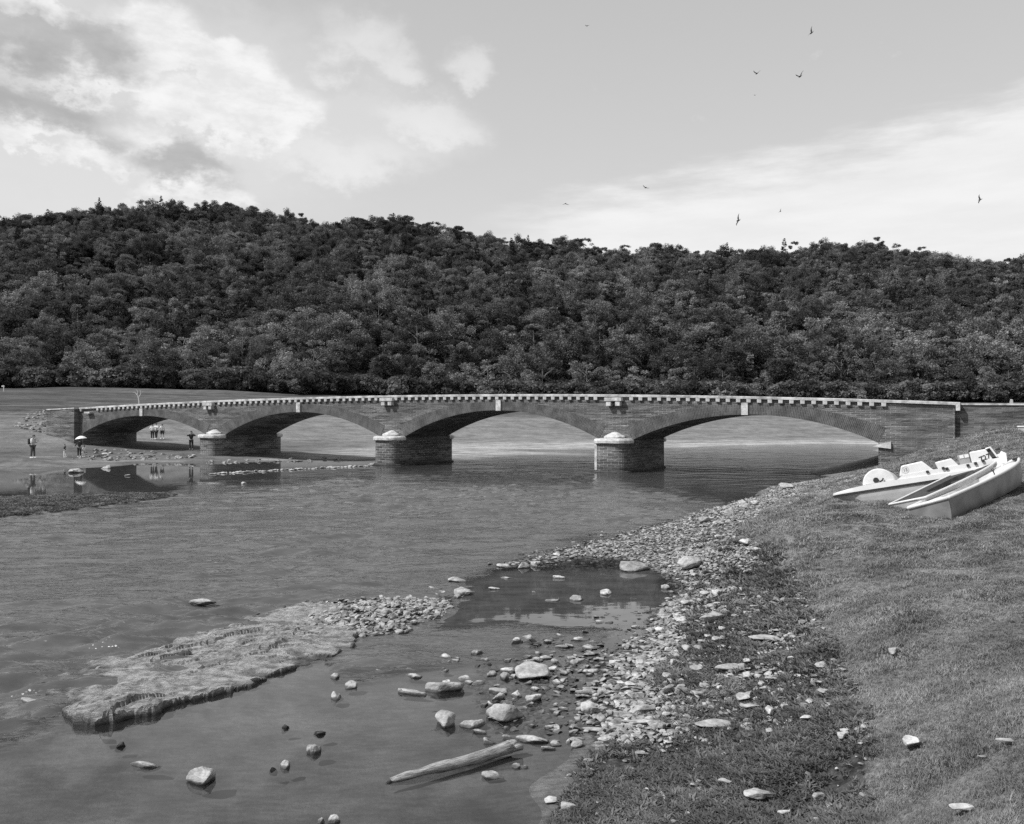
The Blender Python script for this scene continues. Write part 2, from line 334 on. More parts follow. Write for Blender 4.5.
def build_ground():
    n = 860
    u = np.linspace(-1, 1, n); xs = 2 + 3.4 * np.sinh(6.7 * u) ; ys = 11 + 3.9 * np.sinh(6.7 * np.linspace(-.585, .98, n))
    X, Y = np.meshgrid(xs, ys); Z = H0(X, Y)
    jx = 14 * fbm(X * 1.1, Y * 1.1, 4, 21); jy = 14 * fbm(X * 1.1 + 50, Y * 1.1, 4, 22)
    px, py = to_px(X, Y, Z); sc = np.clip(14 / np.maximum(Y, 3), .25, 2.2)
    front = (Y > 1.0)
    qx, qy = px + jx * sc, py + jy * sc
    field = sstep(-5, 6, np.where(front, sdist(qx, qy, G_FIELD), -50))
    side = ((X > 2.5) & ~front); field = np.where(side, 1, field)
    plant = sstep(-6, 8, np.where(front, sdist(qx, qy, G_PLANT), -50)) * (1 - field)
    gravel = np.maximum(sstep(-5, 5, np.where(front, sdist(qx, qy, G_GRAVEL), -50)), sstep(-3, 5, np.where(front, sdist(qx, qy, G_TAIL), -50)))
    far = sstep(54, 60, Y + .0 * X) * sstep(-.05, .05, Z); far = np.maximum(far, sstep(-40, -60, X) * sstep(0, .3, Z))
    forest = sstep(214, 226, Y + 6 * fbm(X / 14, Y / 14, 2, 31))
    me = bpy.data.meshes.new('ground'); nv = n * n
    me.vertices.add(nv); me.vertices.foreach_set('co', np.stack([X, Y, Z], -1).ravel().astype(np.float32))
    i = np.arange(n - 1)[:, None] * n + np.arange(n - 1)[None, :]; q = np.stack([i, i + 1, i + n + 1, i + n], -1).reshape(-1, 4)
    me.loops.add(q.size); me.loops.foreach_set('vertex_index', q.ravel().astype(np.int32)); me.polygons.add(len(q))
    me.polygons.foreach_set('loop_start', np.arange(0, q.size, 4, dtype=np.int32)); me.polygons.foreach_set('use_smooth', np.ones(len(q), bool))
    me.update(calc_edges=True)
    for nm, a in (('field', field), ('plant', plant), ('gravel', gravel), ('farbank', far), ('wood', forest)):
        me.attributes.new(nm, 'FLOAT', 'POINT').data.foreach_set('value', a.ravel().astype(np.float32))
    m, nt, b, o = new_mat('ground'); p = geo_pos(nt); A = lambda s: N(nt, 'ShaderNodeAttribute', attribute_name=s).outputs['Fac']
    sep = N(nt, 'ShaderNodeSeparateXYZ'); nt.links.new(p, sep.inputs[0]); z = sep.outputs[2]
    v = mrange(nt, noise(nt, p, 1.1, 7, .68), .3, .7, .11, .31)                                        # silt
    silt2 = mrange(nt, noise(nt, mapping(nt, p, (1, 3, 1), (0, 0, .4)), 5, 5, .6), .35, .65, .8, 1.2); v = mth(nt, 'MULTIPLY', v, silt2)
    vo = N(nt, 'ShaderNodeTexVoronoi', Scale=11.0); nt.links.new(p, vo.inputs['Vector'])
    cell = N(nt, 'ShaderNodeRGBToBW'); nt.links.new(vo.outputs['Color'], cell.inputs[0])
    pb = mth(nt, 'MULTIPLY', mrange(nt, cell.outputs[0], .2, .8, .08, .42), mrange(nt, vo.outputs['Distance'], .25, .75, 1, .25))
    pb = mth(nt, 'MULTIPLY', pb, mrange(nt, noise(nt, p, .9, 3), .35, .65, .6, 1.1))
    v = mixf(nt, A('gravel'), v, pb)
    pl = mrange(nt, noise(nt, p, 9, 6, .7), .35, .7, .025, .11); pm = mrange(nt, noise(nt, p, 1.6, 5, .7), .30, .5); v = mixf(nt, mth(nt, 'MULTIPLY', A('plant'), pm), v, pl)
    fl = mth(nt, 'MULTIPLY', mrange(nt, noise(nt, p, 24, 5, .75), .3, .7, .10, .23), mrange(nt, noise(nt, p, .8, 6, .7), .3, .7, .72, 1.3)); v = mixf(nt, A('field'), v, fl)
    wz = mth(nt, 'ADD', z, mth(nt, 'MULTIPLY', mth(nt, 'SUBTRACT', noise(nt, p, .06, 3), .5), .5))
    cz = N(nt, 'ShaderNodeCombineXYZ'); nt.links.new(wz, cz.inputs[2]); nt.links.new(mth(nt, 'MULTIPLY', sep.outputs[0], .012), cz.inputs[0])
    band = mrange(nt, noise(nt, cz.outputs[0], 2.6, 8, .85), .40, .60, .5, 1.45)
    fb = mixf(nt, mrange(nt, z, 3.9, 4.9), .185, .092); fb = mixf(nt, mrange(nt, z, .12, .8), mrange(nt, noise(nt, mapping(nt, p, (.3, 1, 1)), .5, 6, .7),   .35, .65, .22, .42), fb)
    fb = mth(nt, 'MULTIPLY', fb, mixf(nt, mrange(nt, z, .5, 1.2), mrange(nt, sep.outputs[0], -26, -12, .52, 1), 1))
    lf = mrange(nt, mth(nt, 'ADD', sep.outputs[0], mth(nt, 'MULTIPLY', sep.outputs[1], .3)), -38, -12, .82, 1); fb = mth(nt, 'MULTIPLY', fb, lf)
    band = mixf(nt, mrange(nt, z, 3.6, 4.6), mrange(nt, band, .5, 1.45, .86, 1.12, False), band)
    fb = mth(nt, 'MULTIPLY', mth(nt, 'MULTIPLY', fb, band), mrange(nt, noise(nt, p, .35, 6, .75), .3, .7, .7, 1.3))
    fb = mth(nt, 'MULTIPLY', fb, mrange(nt, noise(nt, p, 3, 4, .7), .3, .7, .85, 1.15))
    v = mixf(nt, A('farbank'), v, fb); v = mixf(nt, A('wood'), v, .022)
    wet = mrange(nt, mth(nt, 'ADD', z, mth(nt, 'MULTIPLY', mth(nt, 'SUBTRACT', noise(nt, p, 2.5, 4), .5), .08)), .0, .06, .62, 1); v = mth(nt, 'MULTIPLY', v, wet)
    grey(nt, v, b.inputs['Base Color']); b.inputs['Roughness'].default_value = .95; b.inputs['Specular IOR Level'].default_value = .15
    h = mth(nt, 'ADD', noise(nt, p, 16, 6, .75), mth(nt, 'MULTIPLY', mth(nt, 'SUBTRACT', 1, vo.outputs['Distance']), A('gravel')))
    bump(nt, b, h, .8, .05); me.materials.append(m)
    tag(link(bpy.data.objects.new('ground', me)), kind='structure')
build_ground()

# ------------------------------------------------------------------ water
def build_water():
    n = 940
    xs = -2 + 4.6 * np.sinh(4.9 * np.linspace(-1, 1, n)); ys = 14 + 5.4 * np.sinh(4.9 * np.linspace(-.55, .82, n))
    X, Y = np.meshgrid(xs, ys); Z = np.zeros_like(X)
    px, py = to_px(X, Y, Z); jx = 30 * fbm(X * .5, Y * .5, 3, 41) * np.clip(14 / Y, .2, 2); jy = 22 * fbm(X * .5 + 9, Y * .5, 3, 42) * np.clip(14 / Y, .12, 2)
    qx, qy = px + jx, py + jy
    fr = Y > 2
    S = lambda poly, a=-6, b=8: sstep(a, b, np.where(fr, sdist(qx, qy, poly), -60))
    rip = S([(-900,520),(0,512),(100,505),(190,493),(300,481),(400,476),(480,474),(540,475),(590,479),(670,487),(692,500),(720,506),(650,530),(560,545),(500,565),(450,590),(440,618),(600,630),(600,652),(500,666),(330,668),(330,650),(60,700),(-20,730),(-900,820)], -10, 12)
    rip = rip * (1 - .0 * rip)
    pond = S([(452,590),(520,572),(560,568),(660,568),(668,600),(640,622),(560,628),(440,622)], -5, 5)
    mid = S([(-100,600),(110,600),(300,612),(60,680),(20,720),(-200,760)], -25, 25)
    rip = rip * (1 - pond); rip = np.maximum(rip, .13 * S([(440,440),(900,440),(900,470),(760,498),(690,500),(640,485),(440,474)], -8, 8))
    ca, sa = math.cos(.22), math.sin(.22); xa = X * ca + Y * sa; ya = -X * sa + Y * ca
    wv = .085 * fbm(xa / 1.0, ya / .42, 3, 71) + .07 * fbm(xa / 2.8 + 3, ya / 1.2, 2, 72) + .016 * fbm(X / .26, Y / .16, 2, 73) + .03 * mid * fbm(xa / .7, ya / .2, 2, 75)
    gust = .55 + .9 * sstep(-.35, .35, fbm(X / 4.5, Y / 6.0, 3, 74))
    Z = Z + wv * gust * (rip * (1 + .9 * mid) + .25 * mid) * (1 + .5 * sstep(20, 45, Y))
    rough = np.clip(rip, 0, 1)
    me = bpy.data.meshes.new('river_water'); me.vertices.add(n * n); me.vertices.foreach_set('co', np.stack([X, Y, Z], -1).ravel().astype(np.float32))
    i = np.arange(n - 1)[:, None] * n + np.arange(n - 1)[None, :]; q = np.stack([i, i + 1, i + n + 1, i + n], -1).reshape(-1, 4)
    me.loops.add(q.size); me.loops.foreach_set('vertex_index', q.ravel().astype(np.int32)); me.polygons.add(len(q))
    me.polygons.foreach_set('loop_start', np.arange(0, q.size, 4, dtype=np.int32)); me.polygons.foreach_set('use_smooth', np.ones(len(q), bool)); me.update(calc_edges=True)
    murk = np.clip(.9 * rip + pond * .75 + .14 + .6 * sstep(25, 40, Y), .0, .95)
    for nm, a in (('ripple', rough), ('murk', murk), ('strong', mid)): me.attributes.new(nm, 'FLOAT', 'POINT').data.foreach_set('value', a.ravel().astype(np.float32))
    m, nt, b, o = new_mat('river_water'); nt.nodes.remove(b); p = geo_pos(nt)
    A = lambda s: N(nt, 'ShaderNodeAttribute', attribute_name=s).outputs['Fac']
    r = A('ripple'); st = A('strong')
    w1 = noise(nt, mapping(nt, p, (1, 1.5, 1), (0, 0, -.25)), 1.5, 5, .72); w2 = noise(nt, mapping(nt, p, (1, 1.9, 1), (0, 0, .3)), 5.0, 2, .5); w3 = noise(nt, p, 14, 1, .5)
    h = mth(nt, 'ADD', mth(nt, 'MULTIPLY', w2, .45), mth(nt, 'MULTIPLY', w3, .08))
    calm = mth(nt, 'MULTIPLY', noise(nt, mapping(nt, p, (1, 1.6, 1)), 1.4, 2, .5), .015)
    amp = mth(nt, 'ADD', r, mth(nt, 'MULTIPLY', st, .5)); gust = mrange(nt, noise(nt, p, .35, 3), .35, .65, .65, 1.2)
    h = mth(nt, 'ADD', mth(nt, 'MULTIPLY', h, mth(nt, 'MULTIPLY', amp, gust)), calm)
    bp = N(nt, 'ShaderNodeBump'); bp.inputs['Strength'].default_value = 1; bp.inputs['Distance'].default_value = .07; nt.links.new(h, bp.inputs['Height'])
    gl = N(nt, 'ShaderNodeBsdfGlossy'); gl.inputs['Color'].default_value = (.95, .95, .95, 1); nt.links.new(bp.outputs[0], gl.inputs['Normal'])
    nt.links.new(mixf(nt, mth(nt, 'MAXIMUM', r, mth(nt, 'MULTIPLY', st, 1.6), clamp=True), .02, .15), gl.inputs['Roughness'])
    fr_ = N(nt, 'ShaderNodeFresnel', IOR=1.33); nt.links.new(bp.outputs[0], fr_.inputs['Normal'])
    df = N(nt, 'ShaderNodeBsdfDiffuse'); dv = mrange(nt, noise(nt, mapping(nt, p, (1, 2.5, 1), (0, 0, .2)), .9, 6, .65), .3, .7, .05, .09)
    dv = mth(nt, 'ADD', dv, mth(nt, 'MULTIPLY', r, .022)); grey(nt, dv, df.inputs['Color'])
    tr = N(nt, 'ShaderNodeBsdfTransparent'); tr.inputs['Color'].default_value = (.84, .84, .84, 1)
    m1 = N(nt, 'ShaderNodeMixShader'); nt.links.new(A('murk'), m1.inputs[0]); nt.links.new(tr.outputs[0], m1.inputs[1]); nt.links.new(df.outputs[0], m1.inputs[2])
    m2 = N(nt, 'ShaderNodeMixShader'); nt.links.new(fr_.outputs[0], m2.inputs[0]); nt.links.new(m1.outputs[0], m2.inputs[1]); nt.links.new(gl.outputs[0], m2.inputs[2])
    nt.links.new(m2.outputs[0], o.inputs[0]); me.materials.append(m)
    tag(link(bpy.data.objects.new('river_water', me)), kind='structure')
build_water()

# ------------------------------------------------------------------ scatter by geometry nodes (stuff only)
def scatter(name, pts, rots, scales, variants, label, cat):
    src = bpy.data.collections.new(name + '_source')
    for v in variants: src.objects.link(v)
    me = bpy.data.meshes.new(name); me.vertices.add(len(pts)); me.vertices.foreach_set('co', np.asarray(pts, np.float32).ravel())
    me.attributes.new('rot', 'FLOAT_VECTOR', 'POINT').data.foreach_set('vector', np.asarray(rots, np.float32).ravel())
    sc = np.asarray(scales, np.float32); sc = np.repeat(sc[:, None], 3, 1) if sc.ndim == 1 else sc
    me.attributes.new('scl', 'FLOAT_VECTOR', 'POINT').data.foreach_set('vector', sc.ravel())
    me.attributes.new('idx', 'INT', 'POINT').data.foreach_set('value', rng.integers(0, len(variants), len(pts)).astype(np.int32))
    o = link(bpy.data.objects.new(name, me)); g = bpy.data.node_groups.new(name, 'GeometryNodeTree')
    g.interface.new_socket('Geometry', in_out='INPUT', socket_type='NodeSocketGeometry'); g.interface.new_socket('Geometry', in_out='OUTPUT', socket_type='NodeSocketGeometry')
    gi = g.nodes.new('NodeGroupInput'); go = g.nodes.new('NodeGroupOutput'); ip = g.nodes.new('GeometryNodeInstanceOnPoints'); ci = g.nodes.new('GeometryNodeCollectionInfo')
    ci.inputs['Collection'].default_value = src; ci.inputs['Separate Children'].default_value = True; ci.inputs['Reset Children'].default_value = True
    def na(nm, t):
        n = g.nodes.new('GeometryNodeInputNamedAttribute'); n.data_type = t; n.inputs['Name'].default_value = nm; return n.outputs[0]
    g.links.new(gi.outputs[0], ip.inputs['Points']); g.links.new(ci.outputs[0], ip.inputs['Instance']); ip.inputs['Pick Instance'].default_value = True
    g.links.new(na('idx', 'INT'), ip.inputs['Instance Index']); g.links.new(na('scl', 'FLOAT_VECTOR'), ip.inputs['Scale'])
    er = g.nodes.new('FunctionNodeEulerToRotation'); g.links.new(na('rot', 'FLOAT_VECTOR'), er.inputs[0]); g.links.new(er.outputs[0], ip.inputs['Rotation'])
    g.links.new(ip.outputs[0], go.inputs[0]); md = o.modifiers.new('scatter', 'NODES'); md.node_group = g
    return tag(o, label, cat, kind='stuff')

def hull_stone(seed, flat=.5, n=14, detail=False):
    r = random.Random(seed); bm = bmesh.new()
    for _ in range(n):
        v = Vector((r.gauss(0, 1), r.gauss(0, 1), r.gauss(0, 1))).normalized()
        v = Vector((v.x * (1 if abs(v.x) < .7 else .85), v.y, v.z)) ; bm.verts.new((v.x * .5, v.y * .5, v.z * .5 * flat))
    res = bmesh.ops.convex_hull(bm, input=bm.verts); bmesh.ops.delete(bm, geom=list({e for e in res['geom_interior'] if isinstance(e, bmesh.types.BMVert)}), context='VERTS')
    bmesh.ops.dissolve_limit(bm, angle_limit=.25, verts=bm.verts, edges=bm.edges)
    bmesh.ops.bevel(bm, geom=list(bm.edges), offset=.045 if detail else .035, segments=2, affect='EDGES', profile=.5)
    if detail:
        bmesh.ops.triangulate(bm, faces=bm.faces); bmesh.ops.subdivide_edges(bm, edges=[e for e in bm.edges if e.calc_length() > .12], cuts=2, use_grid_fill=True)
        bmesh.ops.triangulate(bm, faces=bm.faces); bmesh.ops.subdivide_edges(bm, edges=[e for e in bm.edges if e.calc_length() > .08], cuts=1); bmesh.ops.smooth_vert(bm, verts=bm.verts, factor=.35, use_axis_x=True, use_axis_y=True, use_axis_z=True)
        from mathutils import noise as mn_
        for v in bm.verts:
            q = v.co * 3.2 + Vector((seed, 0, 0)); v.co += v.co.normalized() * (.045 * mn_.noise(q) + .022 * mn_.noise(q * 2.7) + .012 * mn_.noise(q * 6))
    # normalise extents to 1 x 1 x flat
    xs = [v.co for v in bm.verts]; mn = Vector((min(c.x for c in xs), min(c.y for c in xs), min(c.z for c in xs))); mx = Vector((max(c.x for c in xs), max(c.y for c in xs), max(c.z for c in xs)))
    for v in bm.verts:
        v.co = ((v.co.x - mn.x) / (mx.x - mn.x) - .5, (v.co.y - mn.y) / (mx.y - mn.y) - .5, (v.co.z - mn.z) / (mx.z - mn.z) * flat)
    return bm
def stone_mesh(seed, flat, mat, n=14, detail=False):
    bm = hull_stone(seed, flat, n, detail); me = bpy.data.meshes.new('stone'); bm.normal_update(); bm.to_mesh(me); bm.free(); me.materials.append(mat)
    me.polygons.foreach_set('use_smooth', [False] * len(me.polygons)); return me

# ------------------------------------------------------------------ trees
def crown_bm(seed, w, h, kind='broad'):
    r = random.Random(seed); V = []; Fc = []
    def leafs(c, rad, cnt, size, squash=.75):
        for _ in range(cnt):
            d = Vector((r.gauss(0, 1), r.gauss(0, 1), r.gauss(0, 1))).normalized() * (r.random() ** .45)
            p = Vector((c[0] + d.x * rad, c[1] + d.y * rad, c[2] + d.z * rad * squash))
            a = Vector((r.gauss(0, 1), r.gauss(0, 1), r.gauss(0, .6))).normalized(); b = a.cross(Vector((r.gauss(0, 1), r.gauss(0, 1), r.gauss(0, 1)))).normalized()
            s = size * r.uniform(.6, 1.3); i = len(V)
            V.extend([p - a * s, p + b * s * .55, p + a * s, p - b * s * .55]); Fc.append((i, i + 1, i + 2, i + 3))
    if kind == 'broad':
        nc = 34
        for k in range(nc):
            th = r.uniform(0, 6.28); ph = math.acos(r.uniform(-.95, 1)); q = r.uniform(.6, .95)
            c = (math.sin(ph) * math.cos(th) * w * .5 * q, math.sin(ph) * math.sin(th) * w * .5 * q, h * .55 + math.cos(ph) * h * .43 * q)
            leafs(c, r.uniform(.13, .2) * w, 165, .29, .7)
        leafs((0, 0, h * .55), w * .34, 260, .6)
    elif kind == 'open':
        for k in range(30):
            th = r.uniform(0, 6.28); q = r.uniform(.15, 1) ** .6; z = r.uniform(.15, .95)
            c = (math.cos(th) * w * .5 * q * (1.2 - z * .6), math.sin(th) * w * .5 * q * (1.2 - z * .6), h * z)
            leafs(c, r.uniform(.10, .16) * w, 85, .3, .5)
    else:
        for k in range(26):
            z = .15 + .83 * k / 25; rr = w * .5 * (1 - z) ** .8 + .3; m_ = max(2, int(7 * (1 - z) + 2))
            for j in range(m_):
                th = r.uniform(0, 6.28); leafs((math.cos(th) * rr * .7, math.sin(th) * rr * .7, h * z), rr * .35 + .25, 22, .26, .4)
    return V, Fc
def trunk_bm(seed, h, w, top=.8):
    r = random.Random(seed + 99); bm = bmesh.new(); tube(bm, [(0, 0, -.8), (.1, 0, h * .3), (r.uniform(-.3, .3), r.uniform(-.3, .3), h * top)], [.32, .24, .06], 7)
    for k in range(6):
        th = r.uniform(0, 6.28); z = h * r.uniform(.35, .6)
        tube(bm, [(0, 0, z), (math.cos(th) * w * .18, math.sin(th) * w * .18, z + h * .1), (math.cos(th) * w * .38, math.sin(th) * w * .38, z + h * .18)], [.12, .08, .03], 5)
    return bm
TREES = []   # (crown mesh, trunk mesh, kind, label base)
def mk_tree_kind(seed, w, h, kind, mat):
    V, Fc = crown_bm(seed, w, h, kind); cm = bpy.data.meshes.new('crown'); cm.from_pydata([tuple(v) for v in V], [], Fc); cm.update(); cm.materials.append(mat)
    bm = trunk_bm(seed, h, w, .95 if kind == 'conifer' else .8); tm = bpy.data.meshes.new('trunk'); bm.to_mesh(tm); bm.free(); tm.materials.append(M['bark'])
    return cm, tm, kind, (V, Fc, w, h)
for sd, w, h, kd in ((1, 10.5, 14, 'broad'), (2, 9, 13, 'broad'), (3, 12, 15, 'broad'), (4, 8.5, 15, 'broad'), (5, 9.5, 16, 'open'), (6, 11, 14, 'open')): TREES.append(mk_tree_kind(sd, w, h, kd, M['leaf']))
TREES.append(mk_tree_kind(7, 6.5, 17, 'conifer', M['needles'])); TREES.append(mk_tree_kind(8, 9.5, 13, 'open', M['leaf_pale'])); TREES.append(mk_tree_kind(9, 10, 12, 'broad', M['leaf_pale']))
def build_forest():
    # jittered rows over the hillside
    pts = []
    y = 226.0
    while y < 640:
        sp = 8.6 if y < 300 else 9.4
        for x in np.arange(-430, 430, sp):
            X = x + rng.uniform(-.42, .42) * sp; Y = y + rng.uniform(-.42, .42) * sp
            if abs(X) > Y * .72 + 25: continue
            pts.append((X, Y))
        y += sp * .92
    pts = np.array(pts); z = H0(pts[:, 0], pts[:, 1]); px, py = to_px(pts[:, 0], pts[:, 1], z + 10)
    inview = (px > -5) & (px < 1029)
    order = np.argsort(pts[:, 1] + (~inview) * 1e4); near = order[:300]; rest = order[300:]
    pale_px = [(275, 335), (350, 345), (375, 350), (655, 360), (590, 370), (900, 385), (780, 375), (240, 300), (90, 330), (510, 370), (20, 330)]
    desc = {'broad': 'broadleaf tree with dense rounded dark crown in the front ranks of the wood', 'open': 'loose crowned tree with layered dark boughs in the front ranks of the wood',
            'conifer': 'narrow dark conifer between broadleaf trees in the front ranks of the wood'}
    for n_, i in enumerate(near):
        X, Y = pts[i]; k = rng.choice(len(TREES), p=[.18, .16, .14, .14, .10, .08, .04, .08, .08]); row = Y < 246
        pale = k >= 7; cm, tm, kd, (_, _, w, h) = TREES[k]
        s = rng.uniform(.8, 1.15) * (.85 if Y < 240 else 1)
        if pale: lab = 'pale leaved tree lighter than its neighbours at the foot of the wood'
        else: lab = desc[kd]
        o = empty('forest_tree', (X, Y, float(z[i]) - .3), rng.uniform(0, 6.28)); o.scale = (s * rng.uniform(.9, 1.12), s, s * rng.uniform(.85, 1.15))
        tag(o, lab, 'tree', 'trees along the front of the hillside wood')
        link(bpy.data.objects.new('trunk', tm), o); link(bpy.data.objects.new('crown', cm), o)
    var = []
    for k, (cm, tm, kd, (V, Fc, w, h)) in enumerate(TREES):
        o = bpy.data.objects.new('wood_tree_source', cm)
        var.append(o)
    # weights: mostly dark
    w_idx = rng.choice(len(TREES), len(rest), p=[.21, .21, .19, .19, .05, .035, .035, .035, .045])
    P3 = np.stack([pts[rest, 0], pts[rest, 1], z[rest] - .3], -1)
    so = scatter('wooded_hillside', P3, np.stack([np.zeros(len(rest)), np.zeros(len(rest)), rng.uniform(0, 6.28, len(rest))], -1),
                 np.stack([rng.uniform(.85, 1.2, len(rest)), rng.uniform(.85, 1.2, len(rest)), rng.uniform(.8, 1.25, len(rest))], -1), var,
                 'dense dark wood of broadleaf trees covering the hill behind the front ranks', 'wood')
    so.data.attributes['idx'].data.foreach_set('value', w_idx.astype(np.int32))
    # undergrowth bushes along the foot of the wood
    nb = 900; bx = rng.uniform(-190, 190, nb); by = rng.uniform(212, 236, nb) ; bz = H0(bx, by)
    V, Fc = crown_bm(33, 5, 3.6, 'broad'); bmv = bpy.data.meshes.new('bush'); bmv.from_pydata([tuple(v) for v in V], [], Fc); bmv.materials.append(M['leaf'])
    scatter('undergrowth', np.stack([bx, by, bz - .4], -1), np.stack([bx * 0, bx * 0, rng.uniform(0, 6.28, nb)], -1), rng.uniform(.6, 1.7, nb), [bpy.data.objects.new('bush_source', bmv)],
            'low dark bushes running along the foot of the wood', 'undergrowth')
build_forest()

# ------------------------------------------------------------------ bridge
BO = Vector((7.2, 58.6, 0)); BE = Vector((.8762, -.4819, 0)); BV = Vector((.4819, .8762, 0))
BM = Matrix(((BE.x, BV.x, 0, BO.x), (BE.y, BV.y, 0, BO.y), (0, 0, 1, 0), (0, 0, 0, 1)))
def u_of(px): k = (px - PX0) / F; return (58.6 * k - 7.2) / (.8762 + .4819 * k)
_tu = [u_of(x) for x in (40, 80, 142, 208, 299, 395, 499, 614, 745, 880, 955, 1060)]
_tz = [4.62, 4.90, 5.10, 5.36, 5.50, 5.55, 5.48, 5.32, 5.07, 4.80, 4.58, 4.3]
def topz(u):
    c = np.polyfit(_tu, _tz, 4); return float(np.polyval(c, u))
ARCH = [(-58.1, -40.2, 2.25, 4.02), (-37.8, -20.3, 2.25, 4.28), (-17.9, -1.3, 2.25, 4.30), (1.14, 16.65, 2.2, 3.92)]
W = 6.3; U0, U1 = -58.6, 20.7
def arch_c(a):
    u0, u1, zs, zc = a; s = (u1 - u0) / 2; r = zc - zs; Rr = (s * s + r * r) / (2 * r); return (u0 + u1) / 2, zc - Rr, Rr
def arch_z(a, u): c, zc, Rr = arch_c(a); return zc + math.sqrt(max(Rr * Rr - (u - c) ** 2, 0))
def build_bridge():
    root = empty('stone_arch_bridge'); root.matrix_world = BM
    tag(root, 'long stone bridge of four flat arches with pale coping spanning the river', 'bridge')
    # body
    us = [U0]
    segs = []
    cur = U0
    for a in ARCH:
        segs.append((cur, a[0], None)); segs.append((a[0], a[1], a)); cur = a[1]
    segs.append((cur, U1, None))
    V = []; Fc = []
    def zt(u): return topz(u) - .55
    prev = None
    for u0, u1, a in segs:
        n = 48 if a else max(2, int((u1 - u0) / .8))
        for k in range(n + 1):
            u = u0 + (u1 - u0) * k / n; zb = (arch_z(a, u) if a else (2.2 if (u0 > U0 and u1 < U1) else -1.2))
            if a and k in (0, n): zb = a[2]
            i = len(V); V.extend([(u, 0, zb), (u, W, zb), (u, W, zt(u)), (u, 0, zt(u))])
            if prev is not None:
                p = prev
                Fc.extend([(p, i, i + 3, p + 3), (p + 1, p + 2, i + 2, i + 1), (p + 3, i + 3, i + 2, p + 2)])
                if (a and k > 0) or not a or k == 0: Fc.append((p, p + 1, i + 1, i))
            prev = i
    Fc.append((0, 3, 2, 1)); i = len(V) - 4; Fc.append((i, i + 1, i + 2, i + 3))
    # dissolve degenerate (vertical step faces are fine)
    body = mesh_obj('spandrel_wall', V, Fc, M['masonry'], root)
    # parapet walls, coping
    for nm, v0, v1 in (('parapet', -.0, .38), ('parapet', W - .38, W)):
        V = []; Fc = []
        n = 100
        for k in range(n + 1):
            u = U0 + (U1 - U0) * k / n; V.extend([(u, v0, zt(u) + .002), (u, v1, zt(u) + .002), (u, v1, topz(u) - .17), (u, v0, topz(u) - .17)])
        for k in range(n):
            p = 4 * k; i = p + 4; Fc.extend([(p, i, i + 3, p + 3), (p + 1, p + 2, i + 2, i + 1), (p + 3, i + 3, i + 2, p + 2)])
        Fc.append((0, 3, 2, 1)); i = len(V) - 4; Fc.append((i, i + 1, i + 2, i + 3))
        mesh_obj(nm, V, Fc, M['masonry'], root)
        V = []; Fc = []; va, vb = v0 - .16, v1 + .1
        for k in range(n + 1):
            u = U0 + .02 + (U1 + .25 - U0) * k / n; e = .012 * (random.random() - .5); V.extend([(u, va, topz(u) - .165), (u, vb, topz(u) - .165), (u, vb, topz(u) + e), (u, va + .03, topz(u) + e), (u, va, topz(u) - .03 + e)])
        for k in range(n):
            p = 5 * k; i = p + 5
            for a_, b_ in ((0, 1), (1, 2), (2, 3), (3, 4), (4, 0)): Fc.append((p + b_, p + a_, i + a_, i + b_))
        Fc.append((4, 3, 2, 1, 0)); i = len(V) - 5; Fc.append((i, i + 1, i + 2, i + 3, i + 4))
        mesh_obj('coping', V, Fc, M['cornice'] if v0 < 1 else M['cornice'], root)
    bm = bmesh.new(); box(bm, U1 + .05, U1 + .27, -.18, .4, topz(U1) - .5, topz(U1) - .17, .02); bm_obj('coping_end_stone', bm, M['white_stone'], root)
    # carriageway
    V = []; Fc = []
    for k in range(41):
        u = U0 + (U1 - U0) * k / 40; V.extend([(u, .39, zt(u) + .01), (u, W - .39, zt(u) + .01)])
    for k in range(40): Fc.append((2 * k, 2 * k + 2, 2 * k + 3, 2 * k + 1))
    mesh_obj('carriageway', V, Fc, M['cornice'], root)
    # corbels
    cm = None; us = []
    u = u_of(884)
    brackets = [u_of(90.5), u_of(210.5), u_of(389), u_of(615)]
    while u > U0 + .3:
        if all(abs(u - b) > .75 for b in brackets): us.append(u)
        u -= .66
    r_ = random.Random(3)
    bm = bmesh.new(); box(bm, -.13, .13, -.15, -.002, -.40, -.168, .012); cmesh = []
    for mt in ('white_stone', 'cornice'):
        b2 = bm.copy(); me = bpy.data.meshes.new('corbel'); b2.to_mesh(me); b2.free(); me.materials.append(M[mt]); cmesh.append(me)
    bm.free()
    for u in us[:100]:
        px = 0
        dull = (abs(u - u_of(365)) < 2.3) or (abs(u - u_of(225)) < 2.2) or u < u_of(128) or r_.random() < .38
        o = link(bpy.data.objects.new('corbel', cmesh[1 if dull else 0]), root); o.location = (u, 0, topz(u))
    if len(us) > 100:
        bm = bmesh.new()
        for u in us[100:]: box(bm, u - .13, u + .13, -.15, -.002, topz(u) - .40, topz(u) - .168)
        o = bm_obj('corbel_row', bm, M['cornice'], root); o['kind'] = 'stuff'
    # bracket ledges above the piers
    for j, b in enumerate(brackets):
        bm = bmesh.new(); t = topz(b)
        if j == 0: box(bm, b - .42, b + .42, -.42, -.002, t - .66, t - .5, .02); bm_obj('bracket_ledge', bm, M['white_stone'], root); continue
        box(bm, b - .62, b + .62, -.45, -.003, t - .46, t - .22, .02); led = bm_obj('bracket_ledge', bm, M['white_stone'], root)
        for du in (-.33, .33):
            bm = bmesh.new(); box(bm, b + du - .17, b + du + .17, -.4, -.004, t - .80, t - .465, .02); bm_obj('bracket', bm, M['white_stone'], led)
